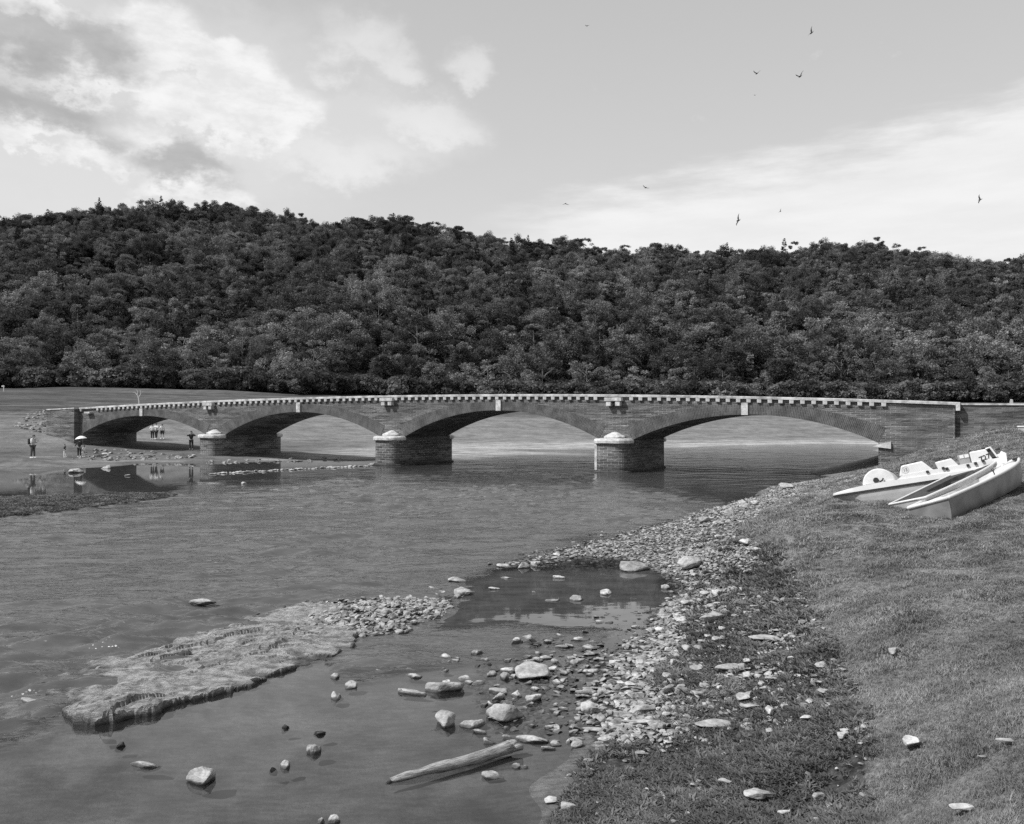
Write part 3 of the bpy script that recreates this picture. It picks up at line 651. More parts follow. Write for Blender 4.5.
    # arch rings, keystones
    for j, a in enumerate(ARCH):
        c, zc, Rr = arch_c(a); th0 = math.asin((a[1] - a[0]) / 2 / Rr); n = 60; V = []; Fc = []; UV = []
        for k in range(n + 1):
            th = -th0 + 2 * th0 * k / n; q = abs(th) / th0; T = .66 + .34 * q ** 1.5
            for rr in (Rr, Rr + T * .5, Rr + T):
                V.append((c + rr * math.sin(th), -.02, zc + rr * math.cos(th))); UV.append((rr - Rr, th * Rr, 0))
            for rr in (Rr, Rr + T):
                V.append((c + rr * math.sin(th), .12, zc + rr * math.cos(th))); UV.append((rr - Rr, th * Rr, 0))
        # clip above coping underside
        V = [(x, y, min(z, topz(x) - .42)) for x, y, z in V]
        for k in range(n):
            p = 5 * k; i = p + 5
            Fc.extend([(p, i, i + 1, p + 1), (p + 1, i + 1, i + 2, p + 2), (p + 2, i + 2, i + 4, p + 4), (p, p + 3, i + 3, i)])
        V = [(x, y, z - (.002 if y < 0 else 0)) for x, y, z in V]
        o = mesh_obj('arch_ring', V, Fc, M['ring'], root); o.data.attributes.new('ringuv', 'FLOAT_VECTOR', 'POINT').data.foreach_set('vector', np.array(UV, np.float32).ravel())
        kc = {0: 142, 1: 299, 2: 499, 3: 745}[j]; ku = u_of(kc); bm = bmesh.new(); box(bm, ku - .21, ku + .21, -.14, -.004, a[3] - .04, topz(ku) - .42, .02)
        bm_obj('keystone', bm, M['white_stone'], root)
    # springer stone at the right end arch
    bm = bmesh.new(); prism(bm, [(16.35, 1.98), (17.35, 1.86), (17.35, 2.28), (16.75, 2.14)], -.16, .3); bm_obj('springer_stone', bm, M['white_stone'], root)
    # piers
    for (a, b, gauge) in ((-40.2, -37.8, False), (-20.3, -17.9, False), (-1.3, 1.14, True)):
        c = (a + b) / 2; hw = (b - a) / 2
        def outline(g, nose, k=20):
            o_ = []
            for i in range(k + 1):
                t = math.pi * i / k; cs, sn = math.cos(t), math.sin(t)
                o_.append((c - (hw + g) * math.copysign(abs(cs) ** .62, cs), -(nose + g) * abs(sn) ** .75))
            for i in range(k + 1):
                t = math.pi * i / k; cs, sn = math.cos(t), math.sin(t)
                o_.append((c + (hw + g) * math.copysign(abs(cs) ** .62, cs), W + (nose + g) * abs(sn) ** .75))
            return o_
        def loft(name, rings, mat, parent, smooth=False):
            V = []; Fc = []; n = len(rings[0][0])
            for o_, z in rings: V.extend([(x, y, z) for x, y in o_])
            for q in range(len(rings) - 1):
                for i in range(n): Fc.append((q * n + i, q * n + (i + 1) % n, (q + 1) * n + (i + 1) % n, (q + 1) * n + i))
            Fc.append(tuple(range(n))[::-1]); Fc.append(tuple((len(rings) - 1) * n + i for i in range(n)))
            ob = mesh_obj(name, V, Fc, mat, parent); return ob
        pier = loft('pier', [(outline(.05, 1.25), -1.2), (outline(0, 1.2), .2), (outline(0, 1.2), 1.99), ], M['pier_masonry'], root)
        loft('footing', [(outline(.12, 1.28), -1.1), (outline(.12, 1.28), .05), (outline(.05, 1.22), .10)], M['wall_masonry'], pier)
        # impost band and caps at both noses
        bm = bmesh.new(); box(bm, a - .05, b + .05, .02, W - .02, 1.992, 2.198); bm_obj('impost', bm, M['masonry'], pier)
        for side in (0, 1):
            V = []; Fc = []; k = 22
            rings = [(.08, 1.95, 1), (.15, 2.0, 1), (.16, 2.16, 1), (.10, 2.26, 1), (-.02, 2.30, 1), (-.50, 2.31, .0), (-.48, 2.42, 0), (-.53, 2.46, 0), (-.72, 2.57, 0), (-.98, 2.70, 0), (-1.12, 2.74, 0)]
            for g, z, _ in rings:
                for i in range(k + 1):
                    t = math.pi * i / k; cs, sn = math.cos(t), math.sin(t); hwg = max(hw + g, .06); ng = max(1.2 + g, .08)
                    y = -ng * sn ** .75 if side == 0 else W + ng * sn ** .75
                    x = c - hwg * math.copysign(abs(cs) ** .62, cs) * (1 if side == 0 else -1)
                    V.append((x, y - (.03 if side == 0 else -.03), z + .012 * math.sin(i * 5.1 + g * 9)))
            for q in range(len(rings) - 1):
                for i in range(k): Fc.append((q * (k + 1) + i, q * (k + 1) + i + 1, (q + 1) * (k + 1) + i + 1, (q + 1) * (k + 1) + i))
                Fc.append((q * (k + 1), (q + 1) * (k + 1), (q + 1) * (k + 1) + k, q * (k + 1) + k))
            Fc.append(tuple(range(k + 1))[::-1]); Fc.append(tuple((len(rings) - 1) * (k + 1) + i for i in range(k + 1)))
            mesh_obj('pier_cap', V, Fc, M['white_stone'], pier)
        if gauge:
            bm = bmesh.new(); box(bm, c - 1.14, c - .96, -.99, -.80, .15, 1.92, .01); bm_obj('gauge_strip', bm, M['white_stone'], pier)
    # walls beyond both ends (things of their own)
    lw = empty('retaining_wall'); lw.matrix_world = BM; tag(lw, 'low masonry wall running left from the far end of the bridge', 'wall')
    V = []; bm = bmesh.new(); uL = u_of(52)
    prism(bm, [(uL, .6), (U0 - .02, .3), (U0 - .02, topz(U0) - .12), (uL, 4.62)], -.62, 1.2); bm_obj('wall_face', bm, M['masonry'], lw)
    bm = bmesh.new(); prism(bm, [(uL, 4.622), (U0 + .02, topz(U0) - .118), (U0 + .02, topz(U0)), (uL, 4.74)], -.68, 1.2); bm_obj('coping', bm, M['cornice'], lw)
    rw = empty('retaining_wall'); rw.matrix_world = BM; tag(rw, 'masonry wall set back beyond the right end of the bridge above the grassy bank', 'wall')
    bm = bmesh.new(); prism(bm, [(U1 + .01, .5), (25.3, 2.5), (25.3, 4.36), (U1 + .01, 4.42)], .34, 1.6); bm_obj('wall_face', bm, M['wall_masonry'], rw)
    bm = bmesh.new(); prism(bm, [(U1 + .01, 4.422), (25.4, 4.362), (25.4, 4.46), (U1 + .01, 4.52)], .27, 1.7); bm_obj('coping', bm, M['cornice'], rw)
    rw2 = empty('end_block'); rw2.matrix_world = BM; tag(rw2, 'pale plain wall block at the right edge beyond the masonry wall', 'wall')
    bm = bmesh.new(); prism(bm, [(25.5, 2.5), (31, 2.5), (31, 4.2), (25.5, 4.36)], .9, 1.8); bm_obj('wall_face', bm, M['wall_masonry'], rw2)
    bm = bmesh.new(); prism(bm, [(25.47, 4.362), (31.1, 4.202), (31.1, 4.3), (25.47, 4.46)], .84, 1.86); bm_obj('coping', bm, M['cornice'], rw2)
    pu = u_of(1012); bm = bmesh.new(); prism(bm, [(pu - .1, 4.463), (pu + .1, 4.463), (pu + .07, 4.72), (pu - .05, 4.74)], .95, 1.13); o = bm_obj('wall_post', bm, M['cornice'], None); o.matrix_world = BM
    tag(o, 'short stone post standing on the wall beyond the right end of the bridge', 'post')
build_bridge()

# ------------------------------------------------------------------ stones
HERO = [ # x, y(centre), w, h, kind, label
 (201,775,27,20,'b','angular bright topped stone with a dark wet foot, alone in the smooth foreground shallows'),
 (146,762,32,8,'f','long flat half drowned stone left of the lone angular stone in the shallows'),
 (28,700,18,7,'f','pale flat stone in the water off the left tip of the slate outcrop'),
 (315,747,14,11,'b','small round stone in mid shallows above the driftwood log'),
 (286,763,9,9,'b','small upright stone right of the lone angular stone in the shallows'),
 (274,767,8,5,'d','tiny dark stone touching the small upright stone in the shallows'),
 (286,725,8,7,'d','small dark pointed stone poking out of the shallows'),
 (320,731,12,6,'d','low dark stone awash in the shallows right of a dark pointed one'),
 (106,735,21,6,'d','low dark stone awash below the left end of the slate outcrop'),
 (122,743,10,8,'d','dark rounded stone awash beside a longer dark one below the outcrop'),
 (335,816,12,10,'b','pale stone cut by the bottom edge of the photo in the shallows'),
 (322,819,7,6,'b','tiny stone beside the pale stone at the bottom edge of the shallows'),
 (337,694,12,10,'b','round pale stone with a dark foot under the slate outcrop edge'),
 (351,684,12,8,'b','pale stone just right of the round stone under the slate outcrop edge'),
 (335,675,8,6,'b','small stone touching the right foot of the slate outcrop'),
 (383,669,17,4,'f','thin flat stone level with the water right of the outcrop'),
 (410,667,18,5,'f','flat stone lying above another flat stone in the ripples'),
 (414,674,18,6,'f','flat stone lying just below another flat stone in the ripples'),
 (413,690,30,7,'f','thin pale slab overlapping the large pale block in the shallows'),
 (445,685,38,13,'b','large pale oblong block resting in the shallows left of the wedge boulder'),
 (466,677,18,6,'f','flat stone behind the right end of the large pale block'),
 (478,681,16,5,'f','narrow flat stone right of the large pale block'),
 (490,663,5,4,'d','tiny dark stone alone in the smooth patch above the wedge boulder'),
 (532,671,34,17,'b','big pale wedge boulder at the head of the stony shallows'),
 (553,668,24,8,'f','flat stone leaning on the right side of the wedge boulder'),
 (506,675,12,8,'b','pale stone left of the wedge boulder'),
 (498,690,18,8,'f','flat stone upper of a pair below the wedge boulder'),
 (499,696,14,8,'b','stone lower of a pair below the wedge boulder'),
 (517,693,11,7,'b','small rounded stone directly below the wedge boulder'),
 (534,696,17,9,'b','pale stone below and right of the wedge boulder'),
 (506,700,16,6,'f','flat stone just behind the pyramid shaped boulder'),
 (519,706,20,4,'f','thin slab behind the right shoulder of the pyramid shaped boulder'),
 (540,706,9,4,'f','tiny flat stone right of the thin slab by the pyramid shaped boulder'),
 (557,694,12,3,'f','thin sliver of stone in the wet silt'),
 (587,690,11,6,'b','small pale stone on the wet silt above the pitted stone'),
 (506,712,37,20,'b','pale pyramid shaped boulder in the middle of the stony shallows'),
 (443,719,24,17,'b','tilted pale stone with a knob on its right end in the shallows'),
 (473,721,28,11,'f','flat pointed stone between the tilted stone and the pyramid boulder'),
 (480,730,18,7,'f','flat stone under the pointed one near the log'),
 (489,739,15,7,'f','low stone just left of the thick end of the driftwood log'),
 (507,734,22,8,'f','pale slab above the thick end of the driftwood log'),
 (532,737,32,10,'f','broad pale slab right of the thick end of the driftwood log'),
 (548,746,14,5,'f','small flat stone under the broad slab by the log'),
 (493,773,23,10,'f','pale oval stone below the thick end of the driftwood log'),
 (516,764,9,5,'b','small stone between the log and the plants, left of a smaller one'),
 (525,765,6,3,'b','tiny stone between the log and the plants'),
 (591,707,20,15,'b','pitted pale stone standing in the wet silt'),
 (556,728,8,5,'f','tiny pale stone in the wet silt above the plants'),
 (644,711,22,8,'b','pale stone at the edge of the low plants above a long flat one'),
 (643,724,28,6,'f','long flat pointed stone at the edge of the low plants'),
 (592,729,20,7,'f','broad low stone half sunk at the plant edge below the pitted stone'),
 (576,743,12,9,'b','upright grey stone at the tip of the plant carpet'),
 (568,740,5,5,'b','tiny stone left of the upright grey stone'),
 (551,799,13,8,'b','pale stone on the silt left of a larger one near the bottom edge'),
 (569,805,17,10,'b','pale stone on the silt near the bottom edge, right of a smaller one'),
 (640,755,11,5,'f','small pale stone among the low plants below the long flat stone'),
 (662,753,10,5,'f','dull stone among the low plants'),
 (667,692,12,9,'b','pale stone at the top of the low plants'),
 (765,639,33,8,'s','pale rectangular slab lying on the plant carpet'),
 (893,654,10,9,'b','small pale stone alone on the grass field'),
 (727,670,24,8,'b','knobbly pale stone on the gravel above the bone shaped stone'),
 (747,679,9,8,'b','small angular stone right of the knobbly pale stone'),
 (772,682,17,6,'f','oval pale stone at the plant edge'),
 (697,695,12,6,'f','flat stone in the upper plant carpet'),
 (742,696,18,6,'f','low broad stone in the plant carpet'),
 (750,709,17,6,'f','pale oval stone in the middle of the plant carpet'),
 (768,715,10,10,'b','upright pale stone in the middle of the plant carpet'),
 (784,710,9,6,'b','small stone right of the upright pale stone'),
 (810,704,11,5,'f','small flat stone at the right of the plant carpet'),
 (805,720,12,5,'f','dull flat stone right of the bone shaped stone'),
 (715,725,40,11,'s','long bone shaped pale stone on the plant carpet'),
 (769,734,8,5,'b','small stone below the upright pale stone'),
 (862,730,5,5,'b','tiny white stone near the field edge'),
 (910,746,15,11,'b','pitted round stone half sunk in the grass field'),
 (1004,746,15,7,'f','dull stone at the right edge of the grass field'),
 (980,761,9,4,'f','tiny pale stone at the right of the grass field'),
 (759,798,30,11,'b','broken pale stone lying in the plants near the bottom edge'),
 (818,801,13,9,'b','white stone at the lower field edge'),
 (782,815,16,6,'f','flat stone near the bottom edge left of the white stone'),
 (960,811,24,9,'f','dull flat stone near the bottom right corner'),
 (634,566,30,12,'b','big pale rounded boulder mirrored in the dark pond'),
 (689,564,23,15,'b','big whitish block on the gravel spit right of the pond'),
 (729,512,11,8,'b','white block on the shore tip by the dark water'),
 (786,487,13,7,'b','white block on the far gravel point by the boats'),
 (705,521,12,8,'b','pale block at the back of the gravel spit'),
 (746,544,11,7,'b','pale stone at the field edge above the spit'),
 (757,551,8,5,'b','small pale stone below the one at the field edge'),
 (711,620,28,11,'b','large pale boulder in the gravel below the pond'),
 (700,633,20,6,'f','long flat stone just below the large gravel boulder'),
 (747,615,8,5,'b','small square stone in the upper plants'),
 (755,608,10,3,'f','thin stone in the upper plants'),
 (735,589,20,4,'s','narrow slanting stone in the gravel right of the pond'),
 (681,621,12,5,'b','pale stone left of the large gravel boulder'),
 (717,605,9,4,'f','small flat stone above the large gravel boulder'),
 (704,595,9,5,'b','small pale stone above and left of the large gravel boulder'),
 (687,651,11,8,'b','pale lump on the gravel, left of a pair'),
 (697,651,10,6,'b','pale lump on the gravel, right of a pair'),
 (673,665,7,8,'b','upright small stone on the gravel'),
 (801,601,14,3,'f','thin stone near the field edge'),
 (742,504,8,6,'b','small white stone on the shore point'),
 (755,504,8,6,'b','round white stone on the shore point, right of a twin'),
 (606,592,12,6,'b','pale stone alone in the middle of the dark pond'),
 (551,599,18,4,'f','thin flat stone on the left of the dark pond'),
 (576,598,12,6,'b','stone beside the thin flat one in the dark pond'),
 (599,620,24,5,'f','flat pale stone on the lower shore of the dark pond'),
 (457,579,18,6,'f','pale stone above the roundest one in the river riffle'),
 (464,591,20,9,'b','rounded pale stone at the left of the dark pond'),
 (505,565,17,5,'f','flat pale stone at the left end of the gravel spit'),
 (523,565,12,8,'b','pale stone at the left end of the gravel spit'),
 (536,563,10,7,'b','small stone right of the pale one at the spit end'),
 (495,588,15,5,'f','flat stone in the riffle left of the pond'),
 (435,587,14,4,'f','low stone at the left of the riffle'),
 (534,591,10,4,'f','tiny flat stone at the left pond edge'),
 (506,577,12,3,'f','thin stone in the riffle under the spit end'),
 (559,576,12,5,'f','flat stone at the top of the dark pond'),
 (581,638,15,5,'f','thin slab on the silt bar under the pond, topmost of three'),
 (589,646,15,6,'f','thin slab on the silt bar, middle of three'),
 (589,653,15,5,'f','thin slab on the silt bar, lowest of three'),
 (569,645,12,7,'f','flat stone left of the three thin slabs'),
 (201,600,29,7,'s','flat slab standing proud of the river above the outcrop'),
 (616,623,6,5,'d','dark little stone on the lower shore of the pond'),
 (75,471,12,6,'b','pale pointed stone mirrored in the far calm pool'),
 (106,467,8,5,'b','pale stone at the far shore of the calm pool'),
 (127,475,7,3,'f','small pale stone in the dark reflection of the left arch'),
 (105,454,7,3,'f','pale flat stone on the far beach by the left arch'),
 (244,483,6,3,'b','small white stone in the near margin of the calm pool'),
 (457,596,8,4,'b','small stone below the rounded one left of the pond'),
]
def build_stones():
    lib = {k: [stone_mesh(s, fl, M['dark_stone'] if k == 'd' else M['stone'], n, True) for s in ss] for k, ss, fl, n in
           (('b', range(10, 20), .6, 12), ('f', range(30, 38), .3, 12), ('d', range(40, 44), .5, 11), ('s', range(50, 54), .3, 16))}
    cnt = 0
    def put(x, y, w, h, k, label, group=None, aspect=None):
        nonlocal cnt
        X, D, g = hit(x, y + h * .3, 0.0); s = D / F; wid = w * s * 1.04; el = (HC - g) / D
        if k == 'b': hz = h * s * .72; dep = max(h * s * .5 / max(el, .06), wid * .5); dep = min(dep, wid * 1.25)
        elif k == 's': hz = h * s * .45; dep = min(h * s * .55 / el, wid * .7)
        else: hz = h * s * .5; dep = min(h * s * .6 / el, wid * .8)
        me = lib[k][cnt % len(lib[k])]; fl = max(v.co.z for v in me.vertices)
        o = link(bpy.data.objects.new('river_stone', me)); gz = Hz(X, D); base = (gz if gz > -.01 else max(gz, -.06 - .0 * hz))
        emb = .12 * hz; base += (.045 if gz > .04 else 0); o.location = (X, D + dep * .1, base - emb); rot = random.uniform(-.2, .2) + (math.pi if cnt % 3 == 0 else 0)
        if k == 's' and y in (589,): rot = .5
        o.rotation_euler = (random.uniform(-.08, .08), random.uniform(-.08, .08), rot)
        o.scale = (wid, dep, (hz + emb + max(0, -base)) / fl); tag(o, label, 'stone', group); cnt += 1
    for x, y, w, h, k, lab in HERO: put(x, y, w, h, k, lab)
    # the pale causeway line crossing the far pools
    for i in range(44):
        t = i / 43; x = 212 + 160 * t + random.uniform(-1.5, 1.5); y = 473.8 - 8.6 * t ** .9 + random.uniform(-.4, .4)
        put(x, y, random.uniform(3, 6.5), random.uniform(1.4, 2.4), 'b', 'small pale stone in the stone line crossing the far pool between two piers', 'stones in the line across the far pool')
    for i in range(14):
        x = random.choice([random.uniform(372, 408), random.uniform(183, 200), random.uniform(100, 150)]); y = {True: 463.6, False: 456.5}[x > 300] + random.uniform(-.8, 1.2)
        put(x, y, random.uniform(3, 5), random.uniform(1.4, 2.6), 'b', 'small pale stone at the foot of a pier or beach under the arch', 'stones at the feet of the bridge')
    n = 300 - cnt; i = 0
    groups = [(G_GRAVEL, 'fist sized pale stone on the gravel spit and its wet margin', 'loose stones on the gravel spit', .68), (G_PLANT, 'small pale stone scattered among the low plants on the near shore', 'loose stones among the low plants', .32), ([(425,660),(480,640),(560,632),(640,630),(650,700),(600,752),(540,740),(470,715)], 'flat pale stone half drowned in the stony shallows near the wedge boulder', 'flat stones in the stony shallows', 0)]
    while i < n:
        q_ = random.random(); gi = 0 if q_ < .35 else 1 if q_ < .55 else 2; poly, lab, grp, _ = groups[gi]
        xs = [p[0] for p in poly]; ys = [p[1] for p in poly]; x = random.uniform(min(xs), max(xs)); y = random.uniform(min(ys), min(max(ys), 815))
        if not bool(in_poly(np.array([x]), np.array([y]), poly)[0]): continue
        if gi == 1 and random.random() < (y - 600) / 260: continue
        sz = (y - 421) / 300; w = random.uniform(7, 13) * (.6 + .5 * sz); put(x, y, w, w * random.uniform(.4, .7), 'f' if gi == 2 else random.choice('bbf'), lab, grp); i += 1
    # pebbles: one mass
    pm = [stone_mesh(s, fl, M['pebble'], 9) for s, fl in ((60, .5), (61, .4), (62, .6), (63, .35))]
    pv = [bpy.data.objects.new('pebble_source', m) for m in pm]
    pts = []; scl = []
    def fill(poly, n, smin, smax, seed, pw=1.0):
        got = 0; Pz = np.array([P(a, min(b, 900), .05)[:2] for a, b in poly]); x0, y0 = Pz.min(0); x1, y1 = Pz.max(0); y0 = max(y0, 5)
        for _ in range(60):
            X = rng.uniform(x0, x1, 6000); Y = rng.uniform(y0, y1, 6000); Z = H0(X, Y); px, py = to_px(X, Y, Z)
            jx = 10 * fbm(X * 2, Y * 2, 3, seed); ok = in_poly(px + jx, py + jx * .5, poly) & (Z > -.09) & (px > -40) & (px < 1064) & (fbm(X * .9, Y * .9, 3, seed + 3) > rng.uniform(-1.0, .55, len(X)))
            for j in np.nonzero(ok)[0]:
                pts.append((X[j], Y[j], max(Z[j], -.03) + (.012 if Z[j] > .05 else -.008))); s = rng.uniform(0, 1) ** 3 * (smax - smin) + smin; scl.append((s * rng.uniform(.8, 1.4), s, s * rng.uniform(.7, 1.1))); got += 1
                if got >= n: return
    fill(G_GRAVEL, 26000, .018, .12, 70); fill(G_TAIL, 2600, .03, .13, 71); fill(G_PLANT, 1500, .015, .06, 72); fill(G_MIX, 9000, .02, .10, 75)
    fill([(540,640),(600,622),(680,600),(690,690),(640,745),(590,735),(560,700),(520,660)], 2300, .02, .12, 73); fill([(430,575),(500,560),(560,572),(520,600),(430,604)], 420, .03, .14, 77); fill([(480,660),(570,655),(590,740),(500,735),(470,700)], 900, .03, .12, 78); fill([(600,690),(660,680),(700,740),(640,760),(590,745)], 500, .02, .08, 79)
    fill([(60,685),(210,628),(300,605),(380,598),(340,640),(230,680),(120,712)], 500, .02, .08, 74)
    pts_ = np.array(pts); print('pebbles', len(pts)); rot = np.stack([rng.uniform(-.3, .3, len(pts)), rng.uniform(-.3, .3, len(pts)), rng.uniform(0, 6.28, len(pts))], -1)
    scatter('gravel_pebbles', pts_, rot, np.array(scl), pv, 'pale pebbles and gravel spread over the spit and near shore', 'gravel')
    # far shore debris and the rubble slope by the bridge end
    pts = []; scl = []
    for poly, n in (([(12,426),(30,413),(46,410),(62,422),(82,436),(60,436),(30,432)], 240), ([(60,456),(100,449),(150,451),(190,458),(130,461),(80,461)], 120), ([(205,461),(345,458),(345,461),(205,464)], 50)):
        xs = [p[0] for p in poly]; ys = [p[1] for p in poly]; k = 0
        while k < n:
            x = random.uniform(min(xs), max(xs)); y = random.uniform(min(ys), max(ys))
            if not bool(in_poly(np.array([x]), np.array([y]), poly)[0]): continue
            X, D, g = hit(x, y); pts.append((X, D, g - .05)); s = random.uniform(.12, .5); scl.append((s, s, s * .8)); k += 1
    pm = [bpy.data.objects.new('rubble_source', stone_mesh(s, .6, M['rubble'], 10)) for s in (80, 81, 82)]
    rot = np.random.default_rng(3).uniform(-.5, 6, (len(pts), 3)); rot[:, :2] *= .1
    scatter('rubble', np.array(pts), rot, np.array(scl), pm, 'loose rubble strewn down the bank beside the far bridge end', 'rubble')
build_stones()

# ------------------------------------------------------------------ slate outcrop in the river
def build_outcrop():
    # outline measured on the water line, turned into metres
    out = [(52,690),(60,676),(95,662),(150,649),(215,626),(262,613),(305,604),(345,602),(372,612),(368,630),(348,640),(330,654),(290,668),(236,690),(165,702),(118,719),(84,716),(72,703)]
    Pw = [P(x, y, .04)[:2] for x, y in out]
    x0, x1 = min(p[0] for p in Pw) - .4, max(p[0] for p in Pw) + .4; y0, y1 = min(p[1] for p in Pw) - .4, max(p[1] for p in Pw) + .4
    nx = int((x1 - x0) / .028); ny = int((y1 - y0) / .028); X, Y = np.meshgrid(np.linspace(x0, x1, nx), np.linspace(y0, y1, ny))
    wx = X + .22 * fbm(X * 2.2, Y * 2.2, 4, 51); wy = Y + .22 * fbm(X * 2.2 + 7, Y * 2.2, 4, 52)
    d = sdist(wx, wy, Pw); ca, sa = math.cos(.55), math.sin(.55); a = X * ca + Y * sa; b = -X * sa + Y * ca
    def cells(fa, fb, seed):
        u, v = (a + .5 * fbm(a * 1.1, b * 1.1, 2, seed)) / fa, (b + .35 * fbm(a * 1.1, b * 1.1, 2, seed + 1)) / fb; iu, iv = np.floor(u), np.floor(v)
        d1 = np.full(u.shape, 9.); d2 = np.full(u.shape, 9.); cid = np.zeros(u.shape); cu = np.zeros(u.shape); cvv = np.zeros(u.shape)
        for du in (-1, 0, 1):
            for dv in (-1, 0, 1):
                su = iu + du + .1 + .8 * _hash(iu + du, iv + dv, seed + 2); sv = iv + dv + .1 + .8 * _hash(iu + du, iv + dv, seed + 3); dd = np.hypot(u - su, v - sv)
                nw = dd < d1; d2 = np.where(nw, d1, np.minimum(d2, dd)); cid = np.where(nw, _hash(iu + du, iv + dv, seed + 4), cid); cu = np.where(nw, u - su, cu); cvv = np.where(nw, v - sv, cvv); d1 = np.where(nw, dd, d1)
        return cid, cu, cvv, d2 - d1
    c1, u1, v1, e1 = cells(.62, .42, 81); c2, u2, v2, e2 = cells(.22, .14, 91)
    dc = d + .05 + .16 * (c1 - .5) + .08 * (c2 - .5)
    rough = .055 * c1 + .05 * (c1 - .5) * u1 - .05 * v1 * (.5 + c1) + .022 * c2 - .012 * v2 - .025 * np.exp(-(e1 / .06) ** 2) - .006 * np.exp(-(e2 / .09) ** 2)
    soil = sstep(-.15, .3, fbm(X * .8, Y * .8, 3, 59) + .15)
    Z = -.25 + .29 * sstep(-.04, .03, dc) + .06 * np.clip(d, 0, .6) + rough * (1 - .8 * soil) * sstep(-.04, .05, dc) + (.03 + .03 * soil) * fbm(X * 5, Y * 5, 5, 57) + .05 * fbm(X * 1.3, Y * 1.3, 2, 66)
    Z = np.where(d < -.6, -.5, Z)
    V = np.stack([X, Y, Z], -1).reshape(-1, 3); i = np.arange(ny - 1)[:, None] * nx + np.arange(nx - 1)[None, :]; q = np.stack([i, i + 1, i + nx + 1, i + nx], -1).reshape(-1, 4)
    keep = (V[q][:, :, 2].max(1) > -.3); o = mesh_obj('rock_outcrop', V, [tuple(int(k) for k in f) for f in q[keep]], M['outcrop'])
    tag(o, 'rough slate rock shelf rising from the shallow water at left', 'rock')
build_outcrop()

# ------------------------------------------------------------------ grass and herbs
def tuft(seed, n, h, w, spread, mat, lean=.6, broad=False):
    r = random.Random(seed); V = []; Fc = []
    for _ in range(n):
        th = r.uniform(0, 6.28); b = Vector((math.cos(th), math.sin(th), 0)) * spread * r.random() ** .5; az = r.uniform(0, 6.28); d = Vector((math.cos(az), math.sin(az), 0)); s = d.cross(Vector((0, 0, 1)))
        hh = h * r.uniform(.5, 1.15); ww = w * r.uniform(.7, 1.2); l = lean * r.uniform(.3, 1.2) * hh; i = len(V)
        if broad:
            c = b + Vector((0, 0, hh * .7)) + d * l * .6; V += [b - s * .001, c - s * ww + Vector((0, 0, .0)), b + d * l * 1.5 + Vector((0, 0, hh)), c + s * ww]; Fc.append((i, i + 1, i + 2, i + 3))
        else:
            V += [b - s * ww, b + s * ww, b + d * l * .35 + Vector((0, 0, hh * .6)) + s * ww * .7, b + d * l * .35 + Vector((0, 0, hh * .6)) - s * ww * .7, b + d * l + Vector((0, 0, hh))]
            Fc += [(i, i + 1, i + 2, i + 3), (i + 3, i + 2, i + 4)]
    me = bpy.data.meshes.new('tuft'); me.from_pydata([tuple(v) for v in V], [], Fc); me.materials.append(mat); return bpy.data.objects.new('tuft_source', me)
def build_grass():
    def sample(n, ymin, ymax, poly, seed, dens_pow=1.0, thr=None):
        # density falls off with distance
        Y = ymin * (ymax / ymin) ** rng.uniform(0, 1, n) ; X = (rng.uniform(-20, 1044, n) - PX0) / F * Y; Z = H0(X, Y); px, py = to_px(X, Y, Z)
        sc = np.clip(14 / Y, .25, 2.2); jx = 14 * fbm(X * 1.1, Y * 1.1, 4, 21) * sc; jy = 14 * fbm(X * 1.1 + 50, Y * 1.1, 4, 22) * sc
        ok = in_poly(px + jx, py + jy, poly) & (Z > .015) & (py < 860)
        if thr is not None: ok &= fbm(X * 1.3, Y * 1.3, 4, seed) > rng.uniform(thr - .25, thr + .25, n)
        return np.stack([X, Y, Z - .004], -1)[ok]
    g = [tuft(100 + i, 24, .042, .0034, .055, M['grass'], 1.1) for i in range(4)]
    p = sample(230000, 4.5, 50, G_FIELD, 1, thr=-.62); print('grass', len(p))
    s = (.62 + .5 * rng.random(len(p))) * (1 + 1.1 * np.clip(fbm(p[:, 0] * 2.2, p[:, 1] * 2.2, 3, 88), -.3, .6)); s = s * np.clip(p[:, 1] / 9, .8, 3.2)
    scatter('meadow_grass', p, np.stack([s * 0, s * 0, rng.uniform(0, 6.28, len(p))], -1), np.stack([s, s, s * .66 / np.clip(p[:, 1] / 9, 1, 1.9) ** .5], -1), g, 'short cropped grass covering the sloping bank at right', 'grass')
    h = [tuft(120 + i, 22, .045, .0085, .06, M['herb'], 1.1, True) for i in range(4)]
    p = sample(110000, 4.5, 22, G_PLANT, 2, thr=-.05); p2 = sample(60000, 4.5, 26, [(700,545),(740,535),(800,600),(855,700),(880,900),(560,900),(560,800),(620,745),(680,650),(690,600)], 3, thr=.15); p = np.concatenate([p, p2]); print('herb', len(p))
    s = (.6 + .8 * rng.random(len(p))) * np.clip(p[:, 1] / 9, .8, 1.8)
    scatter('low_plants', p, np.stack([s * 0, s * 0, rng.uniform(0, 6.28, len(p))], -1), s, h, 'low dark leafy plants carpeting the near shore between stones', 'plants')
    # bar of weeds at left
    bar = [(-80,499),(60,497),(190,491),(200,494),(100,507),(0,517),(-80,520)]
    Y = rng.uniform(28, 42, 14000); X = rng.uniform(-30, -11, 14000); Z = H0(X, Y); px, py = to_px(X, Y, Z); ok = (Z > .02) & (py > 488) & (py < 522) & (px < 205); q = np.stack([X, Y, Z - .01], -1)[ok]; s = rng.uniform(1, 2.6, len(q))
    scatter('bar_weeds', q, np.stack([s * 0, s * 0, rng.uniform(0, 6.28, len(q))], -1), s, h, 'low weeds growing on the narrow bar between river and calm pool', 'plants')
build_grass()

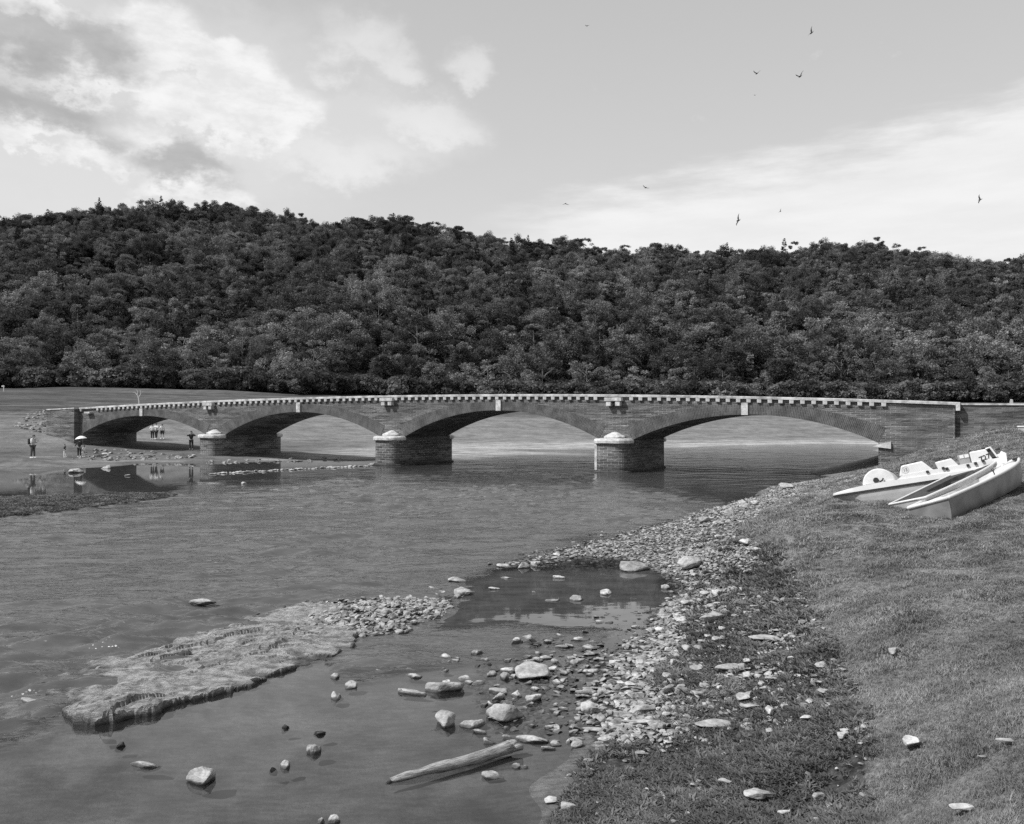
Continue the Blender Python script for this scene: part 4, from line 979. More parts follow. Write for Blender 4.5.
# ------------------------------------------------------------------ driftwood log
def build_log():
    a = Vector(P(391, 781, -.01)); b = Vector(P(511, 748, .06)); bm = bmesh.new(); n = 16; pts = []; rads = []
    r = random.Random(4); L = (b - a).length
    for i in range(n + 1):
        t = i / n; pts.append((t * L, -.012 * math.sin(t * 4.2), .008 * math.sin(t * 7))); rads.append((.026 + .042 * t ** .6) * (1 + .07 * math.sin(t * 19) + r.uniform(-.06, .06)))
    tube(bm, pts, rads, 12)
    for v in bm.verts: v.co += Vector((0, r.uniform(-.004, .004), r.uniform(-.004, .004)))
    o = bm_obj('driftwood_log', bm, M['drift'], None, True); x = (b - a).normalized(); y = Vector((0, 0, 1)).cross(x).normalized(); z = x.cross(y)
    o.matrix_world = Matrix(((x.x, y.x, z.x, a.x), (x.y, y.y, z.y, a.y), (x.z, y.z, z.z, a.z + .02), (0, 0, 0, 1)))
    tag(o, 'weathered driftwood log lying half in the shallows in the foreground', 'log')
    bm = bmesh.new(); tube(bm, [(L * .98, 0, .02), (L + .05, .02, .02), (L + .08, .02, .035)], [.06, .05, .03], 9); tube(bm, [(L * .99, 0, .0), (L + .12, -.04, -.01)], [.055, .03], 9)
    bm_obj('broken_end', bm, M['drift'], o, True)
    bm = bmesh.new(); tube(bm, [(-.05, -.01, -.02), (.0, 0, -.005), (.07, 0, .004)], [.012, .026, .027], 9); bm_obj('wet_tip', bm, M['dark_stone'], o, True)
build_log()

# ------------------------------------------------------------------ boats
def frame_mat(o, a, t):
    a = Vector(a).normalized(); t = Vector(t); t = (t - a * t.dot(a)).normalized(); n = a.cross(t).normalized()
    return Matrix(((a.x, t.x, n.x, o[0]), (a.y, t.y, n.y, o[1]), (a.z, t.z, n.z, o[2]), (0, 0, 0, 1)))
def hull_sections(L, Wd, depth, nseg=18):
    """half breadths and keel heights along the length: transom at 0, stem at L; z=0 is the gunwale"""
    S = []
    for i in range(nseg + 1):
        t = i / nseg; b = Wd / 2 * (.86 + .14 * math.sin(min(t / .45, 1) * math.pi / 2)) * (1 - max(0, (t - .45) / .55) ** 2.3) + .015
        sheer = .10 * t ** 2; keel = -depth * (1 - .12 * t) + (depth * .75) * max(0, (t - .72) / .28) ** 2.0
        S.append((t * L, b, sheer, keel))
    return S
def rowing_boat(name, label, mw, L=3.6, Wd=1.25, depth=.46, inside='aged_white', hullm='hull_grey', extras=True, rim=.034):
    root = empty(name); root.matrix_world = mw; tag(root, label, 'boat')
    S = hull_sections(L, Wd, depth); bm = bmesh.new(); rings = []
    for x, b, sh, k in S:
        prof = [(-b, sh), (-b * .97, sh - .10), (-b * .90, (sh + k) / 2), (-b * .74, k * .88 + sh * .1), (-b * .3, k), (b * .3, k), (b * .74, k * .88 + sh * .1), (b * .90, (sh + k) / 2), (b * .97, sh - .10), (b, sh)]
        rings.append([bm.verts.new((x, y, z)) for y, z in prof])
    for i in range(len(rings) - 1):
        for j in range(9): bm.faces.new((rings[i][j], rings[i][j + 1], rings[i + 1][j + 1], rings[i + 1][j]))
    bm.faces.new(rings[-1][::-1]); hull = bm_obj('hull', bm, M[hullm], root, True)
    hull.data.polygons[-1].use_smooth = False
    bm = bmesh.new(); x, b, sh, k = S[0]
    prism_pts = [(-b, sh), (-b * .97, sh - .10), (-b * .90, (sh + k) / 2), (-b * .74, k * .88), (-b * .3, k), (b * .3, k), (b * .74, k * .88), (b * .90, (sh + k) / 2), (b * .97, sh - .10), (b, sh)]
    A_ = [bm.verts.new((-.03, y, z)) for y, z in prism_pts]; B_ = [bm.verts.new((.02, y * .995, z * .995)) for y, z in prism_pts]; bm.faces.new(A_[::-1]); bm.faces.new(B_)
    for i in range(10): bm.faces.new((A_[i], A_[(i + 1) % 10], B_[(i + 1) % 10], B_[i]))
    bm_obj('transom', bm, M[hullm], root)
    # gunwale rim: swept rounded strip
    bm = bmesh.new(); pts = [(-.03, -S[0][1] * 1.0, .0)] + [(x, -b - .015, sh) for x, b, sh, k in S] + [(L + .04, 0, S[-1][2])] + [(x, b + .015, sh) for x, b, sh, k in S[::-1]] + [(-.03, S[0][1], .0)]
    pts.append(pts[0]); tube(bm, [(p[0], p[1], p[2] + .01) for p in pts], [rim] * len(pts), 8); bm_obj('gunwale', bm, M['white_paint'], root, True)
    # inner moulding: flat side decks, bow deck, stern seat and sunken well
    bm = bmesh.new(); inn = []; 
    for x, b, sh, k in S:
        w = max(b - .26, .01) if .9 < x < L * .66 else .02
        if x < .5: w = .015
        dz = -.16 if w > .05 else -.03
        inn.append([bm.verts.new(p) for p in ((x, -b, sh - .005), (x, -w - .02, sh - .02), (x, -w, sh + dz), (x, w, sh + dz), (x, w + .02, sh - .02), (x, b, sh - .005))])
    for i in range(len(inn) - 1):
        for j in range(5): bm.faces.new((inn[i][j], inn[i + 1][j], inn[i + 1][j + 1], inn[i][j + 1]))
    bm_obj('inner_moulding', bm, M[inside], root)
    for x in (1.2, 2.15):
        bm = bmesh.new(); box(bm, x - .11, x + .11, -Wd * .42, Wd * .42, -.10, -.06, .01); bm_obj('thwart', bm, M[inside], root)
    if extras:
        for s in (-1, 1):
            bm = bmesh.new(); tube(bm, [(1.9, s * Wd * .5, .03), (1.9, s * Wd * .5, .14)], [.012, .012], 6); tube(bm, [(1.86, s * Wd * .5, .2), (1.86, s * Wd * .5, .14), (1.94, s * Wd * .5, .14), (1.94, s * Wd * .5, .2)], [.008] * 4, 6)
            bm_obj('rowlock', bm, M['black'], root)
        bm = bmesh.new(); box(bm, L - .12, L - .02, -.06, .06, .11, .15, .01); bm_obj('bow_fitting', bm, M['black'], root)
    return root
EXTRA_BOATS = []
def build_boats():
    # front rowing boat
    st = Vector(P(928, 503, D=17.0)); bw = Vector(P(1019, 463.5, D=19.4)); a = bw - st; t = Vector((-.66, 1.0, -.40))
    rowing_boat('rowing_boat', 'weathered grey hulled rowing boat with white gunwale, nearest of the boats on the bank', frame_mat(st, a, t), L=a.length, Wd=.98, depth=.50)
    # middle boat, dark inside, tilted
    st = Vector(P(907, 501, D=18.0)); bw = Vector(P(1000, 459.5, D=20.2)); a = bw - st; t = Vector((-.70, 1.0, -.34))
    rowing_boat('rowing_boat', 'tilted rowing boat with dark interior between the pedal boat and the grey boat', frame_mat(st, a, t), L=a.length, Wd=.95, depth=.36, inside='dark_in', hullm='hull_mid', extras=False, rim=.022)
    # pedal boat
    B = Vector(P(830, 495.5, D=21.0)); Sx = Vector(P(1003, 469, D=19.3)); a = Sx - B; L = a.length; t = Vector((.43, .90, -.10))
    mw = frame_mat(B, a, t); root = empty('pedal_boat'); root.matrix_world = mw
    tag(root, 'white pedal boat with round paddle housing and box seats, bow towards the river', 'pedal boat')
    S = L / 178.0   # metres for one measured pixel along the side
    w0, w1 = 0.0, 1.45
    def X(px): return (px - 825.5) * S * 1.01
    # hull: two floats joined; near side surface
    bm = bmesh.new(); rings = []
    n = 20
    for i in range(n + 1):
        tt = i / n; x = .12 + tt * (L - .2); taper = min(1, (tt / .14)) ** .5 if tt < .14 else 1
        y0 = w0 + .02 + (1 - taper) * .30; y1 = w1 - .04 - (1 - taper) * .55; zb = -.36 + (1 - min(tt / .25, 1)) ** 1.7 * .22 + .06 * tt; mid = (y0 + y1) / 2
        rk = .42 * max(0, 1 - tt / .22) ** 1.3; x -= .08 * (1 - min(tt / .1, 1))
        rings.append([bm.verts.new(p) for p in ((x, y0, -.02), (x + rk * .45, y0 + .005, -.16), (x + rk, y0 + .03, zb), (x + rk, mid - .12, zb + .03), (x + rk, mid, zb + .12), (x + rk, mid + .12, zb + .03), (x + rk, y1 - .1, zb), (x + rk * .45, y1 - .015, -.12), (x, y1, -.02))])
    for i in range(n):
        for j in range(8): bm.faces.new((rings[i][j], rings[i][j + 1], rings[i + 1][j + 1], rings[i + 1][j]))
        bm.faces.new((rings[i][8], rings[i][0], rings[i + 1][0], rings[i + 1][8]))
    bm.faces.new(rings[0][::-1]); bm.faces.new(rings[-1]); bm_obj('hull', bm, M['hull_mid'], root, False)
    def plate(z0, z1, g, mat, name, rnd):
        bm = bmesh.new(); o_ = []
        for i in range(9):
            th = math.pi / 2 * i / 8; o_.append((.55 - (.55 + g) * math.cos(th) , w0 - g + (1 - math.sin(th)) * .60))
        o_ = [(x, y) for x, y in o_][::-1] ; o_ = [(L + g, w0 - g)] + o_
        o_ += [(x, w1 + w0 - y) for x, y in o_[::-1]]
        o_ = [(L + g, w0 - g)] + [(xx, w0 - g) for xx in (1.6, 1.2, .9, .7)] + o_[1:-1] + [(xx, w1 + g) for xx in (.7, .9, 1.2, 1.6)] + [o_[-1]]
        A = [bm.verts.new((x, y, z0)) for x, y in o_]; Bv = [bm.verts.new((x, y, z1)) for x, y in o_]; bm.faces.new(A[::-1]); bm.faces.new(Bv); k = len(o_)
        for i in range(k): bm.faces.new((A[i], A[(i + 1) % k], Bv[(i + 1) % k], Bv[i]))
        for v in Bv:
            if rnd and v.co.x < .9: v.co.z = z0 + (z1 - z0) * (.42 + .58 * max(v.co.x, 0) / .9)
        if rnd:
            es = [e for e in bm.edges if all(v in Bv for v in e.verts)]; bmesh.ops.bevel(bm, geom=es, offset=rnd, segments=3, affect='EDGES', profile=.5)
        return bm_obj(name, bm, mat, root, False)
    plate(-.045, -.002, .012, M['black'], 'rubber_strip', 0)
    deck = plate(0.0, .13, .01, M['white_paint'], 'deck', .05)
    # raised centre deck from the housing aft
    bm = bmesh.new(); prism(bm, [(X(898), .128), (X(905), .22), (X(1000), .27), (X(1004), .128)], w0 + .03, w1 - .03); bm_obj('side_deck', bm, M['white_paint'], root)
    # paddle housing: half drum
    cx = X(879); Rh = X(896) - X(879); Rh *= 1.02
    poly = [(cx + Rh * math.cos(math.pi * i / 20) * 1.0, .11 + Rh * .98 * math.sin(math.pi * i / 20)) for i in range(21)]
    bm = bmesh.new(); prism(bm, poly, w0 + .06, w1 - .06); hs = bm_obj('paddle_housing', bm, M['aged_white'], root)
    bv = hs.modifiers.new('bevel', 'BEVEL'); bv.width = .03; bv.segments = 3; bv.limit_method = 'ANGLE'; bv.angle_limit = R(50)
    bm = bmesh.new(); tube(bm, [(cx - .05, w0 + .03, .20), (cx - .05, w0 + .061, .20)], [.065, .065], 14); hub = bm_obj('hub_cap', bm, M['black'], hs)
    bm = bmesh.new(); tube(bm, [(cx + .03, w0 + .02, .15), (cx + .09, w0 + .0, .17), (cx + .12, w0 + .02, .22)], [.02, .02, .018], 8); bm_obj('crank', bm, M['black'], hs)
    # seat blocks (side profiles measured)
    def seat(name, pts, y0, y1, mat='white_paint'):
        bm = bmesh.new(); prism(bm, pts, y0, y1); o = bm_obj(name, bm, M[mat], root); b = o.modifiers.new('bevel', 'BEVEL'); b.width = .025; b.segments = 2; b.limit_method = 'ANGLE'; b.angle_limit = R(40); return o
    k = S
    s1 = seat('front_seat_box', [(X(901), .2), (X(905), .2 + 11.5 * k), (X(927), .2 + 13.0 * k), (X(935), .2 + 3 * k), (X(938), .2)], .05, 1.4)
    s2 = seat('middle_seat_box', [(X(941), .22), (X(939), .22 + 8.5 * k), (X(956), .22 + 10.0 * k), (X(962), .22)], .05, 1.4)
    s3 = seat('seat_panel', [(X(963), .22), (X(961.5), .22 + 12.5 * k), (X(973.5), .22 + 13.0 * k), (X(974), .22)], .30, 1.3, 'panel')
    s4 = seat('rear_seat_box', [(X(974.5), .23), (X(974), .23 + 13.0 * k), (X(990), .23 + 13.5 * k), (X(995), .23)], .05, 1.4)
    for xx in (966, 971): bm = bmesh.new(); box(bm, X(xx) - .045, X(xx) + .045, .285, .31, .22 + 8.5 * k, .22 + 12 * k, .005); bm_obj('reflector', bm, M['white_paint'], s3)
    # rear backrest frame and a dark solid coloured as the shade in its opening
    bm = bmesh.new(); prism(bm, [(X(991.2), .3), (X(990.5), .23 + 13.5 * k), (X(994), .23 + 13.8 * k), (X(998), .3)], .12, 1.33); bm_obj('opening_shade', bm, M['dark_in'], root)
    bm = bmesh.new()
    for yy in (.08, 1.37): tube(bm, [(X(990), yy, .23 + 13.5 * k), (X(994.5), yy, .24 + 13.9 * k), (X(999), yy, .3)], [.022] * 3, 8)
    tube(bm, [(X(994.5), .08, .24 + 13.9 * k), (X(994.5), 1.37, .24 + 13.9 * k)], [.02, .02], 8); bm_obj('backrest_frame', bm, M['white_paint'], root)
    bm = bmesh.new(); prism(bm, [(X(998), .13), (X(999), .30), (X(1004), .42), (X(1008), .35), (X(1007), .13)], .1, 1.35); so = bm_obj('stern_block', bm, M['white_paint'], root)
    # cleats: small black fittings
    for px_, yy, zz in ((906, .15, .2 + 12 * k), (912, .15, .2 + 12.4 * k), (920, .15, .2 + 12.9 * k), (924, .9, .2 + 13.2 * k), (941, .15, .23 + 8.7 * k), (950, .15, .22 + 9.8 * k), (956, .6, .22 + 10.3 * k),
                        (930, -.0, .20), (946, .0, .225), (949.5, -.0, .20), (970, -.0, .2), (977.5, .0, .22), (985, .0, .25), (975, .12, .23 + 13.4 * k), (981, .5, .24 + 13.6 * k), (988, .12, .23 + 13.9 * k), (1001, .15, .46), (1003, .5, .48)):
        bm = bmesh.new(); box(bm, X(px_) - .03, X(px_) + .03, yy - .025, yy + .03, zz - .02, zz + .035, .008); bm_obj('cleat', bm, M['black'], root)
    # number roundel and registration figures
    bm = bmesh.new(); c = (X(908.5), .2 + 6.2 * k); ro, ri = .085, .068; n = 28
    vo = [bm.verts.new((c[0] + ro * math.cos(6.2832 * i / n), .0, c[1] + ro * math.sin(6.2832 * i / n))) for i in range(n)]; vi = [bm.verts.new((c[0] + ri * math.cos(6.2832 * i / n), .0, c[1] + ri * math.sin(6.2832 * i / n))) for i in range(n)]
    for i in range(n): bm.faces.new((vo[i], vo[(i + 1) % n], vi[(i + 1) % n], vi[i]))
    for v in bm.verts: v.co.y = .046
    bm_obj('number_roundel', bm, M['circle'], s1)
    def text(txt, x, z, size, mat, parent, y=.044, tilt=0):
        cu = bpy.data.curves.new('figures', 'FONT'); cu.body = txt; cu.size = size; cu.extrude = .001; cu.align_x = 'CENTER'; cu.align_y = 'CENTER'; cu.materials.append(M[mat]); cu.offset = .003
        tmp = bpy.data.objects.new('figures', cu); me = bpy.data.meshes.new_from_object(tmp); bpy.data.objects.remove(tmp); me.materials.clear(); me.materials.append(M[mat]); o = link(bpy.data.objects.new('figures', me), parent); o.location = (x, y, z); o.rotation_euler = (R(90), tilt, 0); return o
    text('13', c[0], c[1], .10, 'panel', s1); text('727', X(987.5), .23 + 4.2 * k, .16, 'black', s4, tilt=R(-14))
    # white boat peeping in at the right edge
    e = Vector(P(1020, 416.5, D=40)); g = Hz(e.x, e.y); st = Vector((e.x + 2.6, e.y + .4, 0)); 
    r = rowing_boat('upturned_boat', 'white boat whose tip shows at the right edge beside the wall', frame_mat(Vector((e.x + 3.3, e.y + .3, g + .55)), Vector((-1, -.05, -.05)), Vector((0, -1, 0))), L=3.3, Wd=1.2, depth=.45, hullm='white_paint', extras=False)
build_boats()

# ------------------------------------------------------------------ people
def skin_obj(name, verts, edges, rad, mat, parent, sub=1, root_i=0):
    me = bpy.data.meshes.new(name); me.from_pydata([tuple(v) for v in verts], edges, []); me.materials.append(mat); o = link(bpy.data.objects.new(name, me), parent)
    md = o.modifiers.new('skin', 'SKIN'); md.use_smooth_shade = True
    sv = me.skin_vertices[0].data if me.skin_vertices else None
    if sv is None: me.skin_vertices_add() if hasattr(me, 'skin_vertices_add') else None
    sv = me.skin_vertices[0].data
    for i, r in enumerate(rad): sv[i].radius = (r, r) if isinstance(r, (int, float)) else r; sv[i].use_root = (i == root_i)
    s = o.modifiers.new('sub', 'SUBSURF'); s.levels = sub; s.render_levels = sub; return o
def person(name, label, px, py, height, face, pose, shirt, legs, shoes='cloth_white', D=None, extras=()):
    """face: heading in radians (0 looks along +x)"""
    if D is None: X, Y, g = hit(px, py)
    else: X, Y, _ = P(px, py, D=D); g = Hz(X, Y)
    root = empty(name, (X, Y, g), face - math.pi / 2); sc = height / 1.75; root.scale = (sc,) * 3; tag(root, label, 'person')
    stride = pose.get('stride', .06); arms = pose.get('arms', ((.25, -.1), (.25, -.1))); bow = pose.get('bow', 0)
    pel = (0, 0, .95); chest = (0, .01, 1.28); neck = (0, .02, 1.48); head = (0, .03 + bow * .06, 1.62 - bow * .02); crown = (0, .03 + bow * .08, 1.70 - bow * .03)
    V = [pel, (0, 0, 1.1), chest, neck, head, crown]; E = [(0, 1), (1, 2), (2, 3), (3, 4), (4, 5)]; Rr = [.13, .12, .14, .055, .085, .07]
    TV = [pel, (0, 0, 1.1), chest, (0, .015, 1.42)]; TE = [(0, 1), (1, 2), (2, 3)]; TR = [.15, .145, .16, .10]
    LV = [pel]; LE = []; LR = [.155]; hands = []
    for s, st in ((-1, stride), (1, -stride)):
        i = len(V); hip = (s * .10, 0, .88); kn = (s * .11, st * .6, .5); an = (s * .11, st, .09); toe = (s * .12, st + .17, .035)
        V += [hip, kn, an, toe]; E += [(0, i), (i, i + 1), (i + 1, i + 2), (i + 2, i + 3)]; Rr += [.09, .06, .042, .035]
        j = len(LV); LV += [hip, kn, (s * .11, st, .14)]; LE += [(0, j), (j, j + 1), (j + 1, j + 2)]; LR += [.11, .085, .07]
    for q, s in enumerate((-1, 1)):
        el, hd = arms[q]      # elbow and hand given as (side, forward, z) offsets
        i = len(V); sh = (s * .19, .01, 1.42); V += [sh, el, hd]; E += [(2, i), (i, i + 1), (i + 1, i + 2)]; Rr += [.062, .042, .03]
        j = len(TV); mid = tuple((a * .4 + b * .6) for a, b in zip(el, hd)); TV += [sh, el]; TE += [(2, j), (j, j + 1)]; TR += [.085, .062]
        if pose.get('sleeves', False): TV.append(mid); TE.append((j + 1, j + 2)); TR.append(.05)
        d = (Vector(hd) - Vector(el)).normalized(); side = d.cross(Vector((0, 0, 1))); side = side.normalized() if side.length > .1 else Vector((1, 0, 0)); k = len(V)
        palm = Vector(hd) + d * .07; V.append(tuple(palm)); E.append((i + 2, k)); Rr.append((.042, .018))
        curl = d.cross(side) * .03
        for f in range(4):
            m = len(V); off = side * (.03 - .02 * f); ln = (.065, .08, .075, .055)[f]
            V += [tuple(palm + off + d * .03), tuple(palm + off + d * (.03 + ln * .6) + curl * .3), tuple(palm + off + d * (.03 + ln) + curl)]; E += [(k, m), (m, m + 1), (m + 1, m + 2)]; Rr += [.011, .010, .008]
        m = len(V); V += [tuple(palm - d * .03 + side * .045), tuple(palm + side * .065 + d * .02)]; E += [(k, m), (m, m + 1)]; Rr += [.012, .009]
    body = skin_obj('body', V, E, Rr, M['skin'], root)
    skin_obj('shirt', TV, TE, TR, M[shirt], root); 
    if pose.get('shorts'): LV = [LV[0]] + [v if k % 3 != 2 else v for k, v in enumerate(LV[1:])]; LE = [e for e in LE if e[1] not in (3, 6)]; LV2 = [LV[0], LV[1], LV[2], LV[4], LV[5]]; LE = [(0, 1), (1, 2), (0, 3), (3, 4)]; LR = [.155, .115, .1, .115, .1]; LV = LV2
    skin_obj('trousers', LV, LE, LR, M[legs], root)
    for s, st in ((-1, stride), (1, -stride)):
        bm = bmesh.new(); box(bm, s * .115 - .05, s * .115 + .05, st - .08, st + .20, 0.0, .10, .03); bm_obj('shoe', bm, M[shoes], root, True)
    bm = bmesh.new(); bmesh.ops.create_uvsphere(bm, u_segments=14, v_segments=8, radius=.105)
    for v in bm.verts: v.co = Vector((v.co.x, v.co.y * 1.15 + crown[1] - .025, v.co.z * .85 + 1.675 - bow * .03))
    bmesh.ops.delete(bm, geom=[v for v in bm.verts if v.co.z < 1.60 - bow * .03 or (v.co.y > .06 + bow * .08 and v.co.z < 1.69)], context='VERTS'); bm_obj('hair', bm, M['hair'], root, True)
    bm = bmesh.new()
    bmesh.ops.create_cone(bm, segments=6, radius1=.018, radius2=.006, depth=.05, matrix=Matrix.Translation((0, head[1] + .10, head[2] - .005)) @ Matrix.Rotation(R(-60), 4, 'X'))
    for s in (-1, 1): bmesh.ops.create_uvsphere(bm, u_segments=6, v_segments=4, radius=.022, matrix=Matrix.Translation((s * .092, head[1] + .0, head[2])))
    bm_obj('nose_and_ears', bm, M['skin'], root, True)
    for s in (-1, 1):
        bm = bmesh.new(); bmesh.ops.create_uvsphere(bm, u_segments=6, v_segments=4, radius=.012, matrix=Matrix.Translation((s * .034, head[1] + .082, head[2] + .022))); bm_obj('eye', bm, M['hair'], root)
    bm = bmesh.new(); box(bm, -.025, .025, head[1] + .068, head[1] + .084, head[2] - .055, head[2] - .045); bm_obj('mouth', bm, M['cloth_mid'], root)
    return root, sc
DN = lambda s, f=.02: ((s * .25, f, 1.14), (s * .26, f + .08, .88))
def build_people():
    r, sc = person('person', 'man in white shirt with dark backpack looking down at his phone on the far shore', 33, 457, 1.86, 0,
        {'arms': (((-.23, .06, 1.14), (-.06, .30, 1.20)), ((.23, .06, 1.14), (.06, .30, 1.20))), 'bow': 1}, 'cloth_white', 'cloth_mid', D=66.5)
    bm = bmesh.new(); box(bm, -.15, .15, -.32, -.14, 1.02, 1.46, .06); bp = bm_obj('backpack', bm, M['cloth_dark'], r, True)
    bm = bmesh.new(); 
    for s in (-1, 1): tube(bm, [(s * .1, -.16, 1.42), (s * .1, .0, 1.54), (s * .1, .17, 1.38), (s * .12, .14, 1.15), (s * .12, -.14, 1.05)], [.018] * 5, 6)
    bm_obj('strap', bm, M['cloth_dark'], bp)
    bm = bmesh.new(); box(bm, -.035, .035, .37, .38, 1.18, 1.32, .003); ph = bm_obj('phone', bm, M['black'], None); ph.matrix_world = Matrix.Translation(r.location) @ Matrix.Rotation(-math.pi / 2, 4, 'Z') @ Matrix.Scale(sc, 4)
    tag(ph, 'small dark phone held by the man in the white shirt on the far shore', 'phone')
    person('person', 'child in dark top and pale trousers reaching towards the woman with the umbrella', 65, 457, 1.16, .1,
        {'arms': (DN(-1), ((.24, .14, 1.22), (.20, .38, 1.24))), 'sleeves': False}, 'cloth_dark', 'cloth_white', D=75)
    r, sc = person('person', 'woman in dark clothes standing under a pale umbrella on the far shore', 79.5, 456.8, 1.58, math.pi / 2 + .4,
        {'arms': (((-.32, .1, 1.2), (-.50, .16, 1.05)), ((.24, .12, 1.2), (.12, .26, 1.42))), 'sleeves': True}, 'cloth_dark', 'cloth_dark', D=76)
    bm = bmesh.new(); n = 10; rr = .50; prev = None; top = bm.verts.new((0, 0, .30)); rings = []
    for q in (.35, .7, 1.0): rings.append([bm.verts.new((rr * q * math.cos(6.2832 * i / n) * (1 - .0), rr * q * math.sin(6.2832 * i / n), .30 - .26 * q ** 2)) for i in range(n)])
    for i in range(n): bm.faces.new((top, rings[0][i], rings[0][(i + 1) % n]))
    for a in range(2):
        for i in range(n): bm.faces.new((rings[a][i], rings[a + 1][i], rings[a + 1][(i + 1) % n], rings[a][(i + 1) % n]))
    um = empty('umbrella', (r.location.x + .05, r.location.y + .2, r.location.z + 1.60), 0); um.rotation_euler = (0, R(-8), 0); can = bm_obj('canopy', bm, M['cloth_white'], um); sm = can.modifiers.new('t', 'SOLIDIFY'); sm.thickness = .006
    bm = bmesh.new(); tube(bm, [(0, 0, -.42), (0, 0, .36)], [.012, .008], 6); bm_obj('shaft', bm, M['black'], um)
    tag(um, 'pale umbrella held up by the woman in dark clothes', 'umbrella')
    person('person', 'small child in white standing right beside the woman with the umbrella', 84.5, 456.6, 1.02, 2.6, {'arms': (DN(-1), DN(1))}, 'cloth_white', 'cloth_pale', D=76.4)
    person('person', 'person in white shirt, left one of the close pair beyond the left arch', 152.5, 438.6, 1.72, -1.4,
        {'arms': (((-.27, .1, 1.18), (-.1, .25, 1.1)), ((.27, .1, 1.18), (.1, .25, 1.1)))}, 'cloth_white', 'cloth_dark', D=95)
    person('person', 'person in white shirt, right one of the close pair beyond the left arch', 156.3, 439.2, 1.80, -1.8,
        {'arms': (((-.3, .1, 1.2), (-.12, .28, 1.3)), DN(1)), 'stride': .1}, 'cloth_white', 'cloth_dark', D=96)
    person('person', 'person in white shirt and dark shorts walking apart from the pair beyond the arch', 162.3, 437.5, 1.68, -.9,
        {'arms': (DN(-1), DN(1, -.05)), 'stride': .16, 'shorts': True}, 'cloth_white', 'cloth_dark', D=97)
    person('person', 'person in dark clothes raising both arms to take a picture beside a bridge pier', 191.3, 448.8, 1.78, -1.2,
        {'arms': (((-.36, .18, 1.32), (-.12, .34, 1.55)), ((.36, .18, 1.32), (.12, .34, 1.55))), 'sleeves': True}, 'cloth_dark', 'cloth_dark', 'cloth_dark', D=79)
build_people()

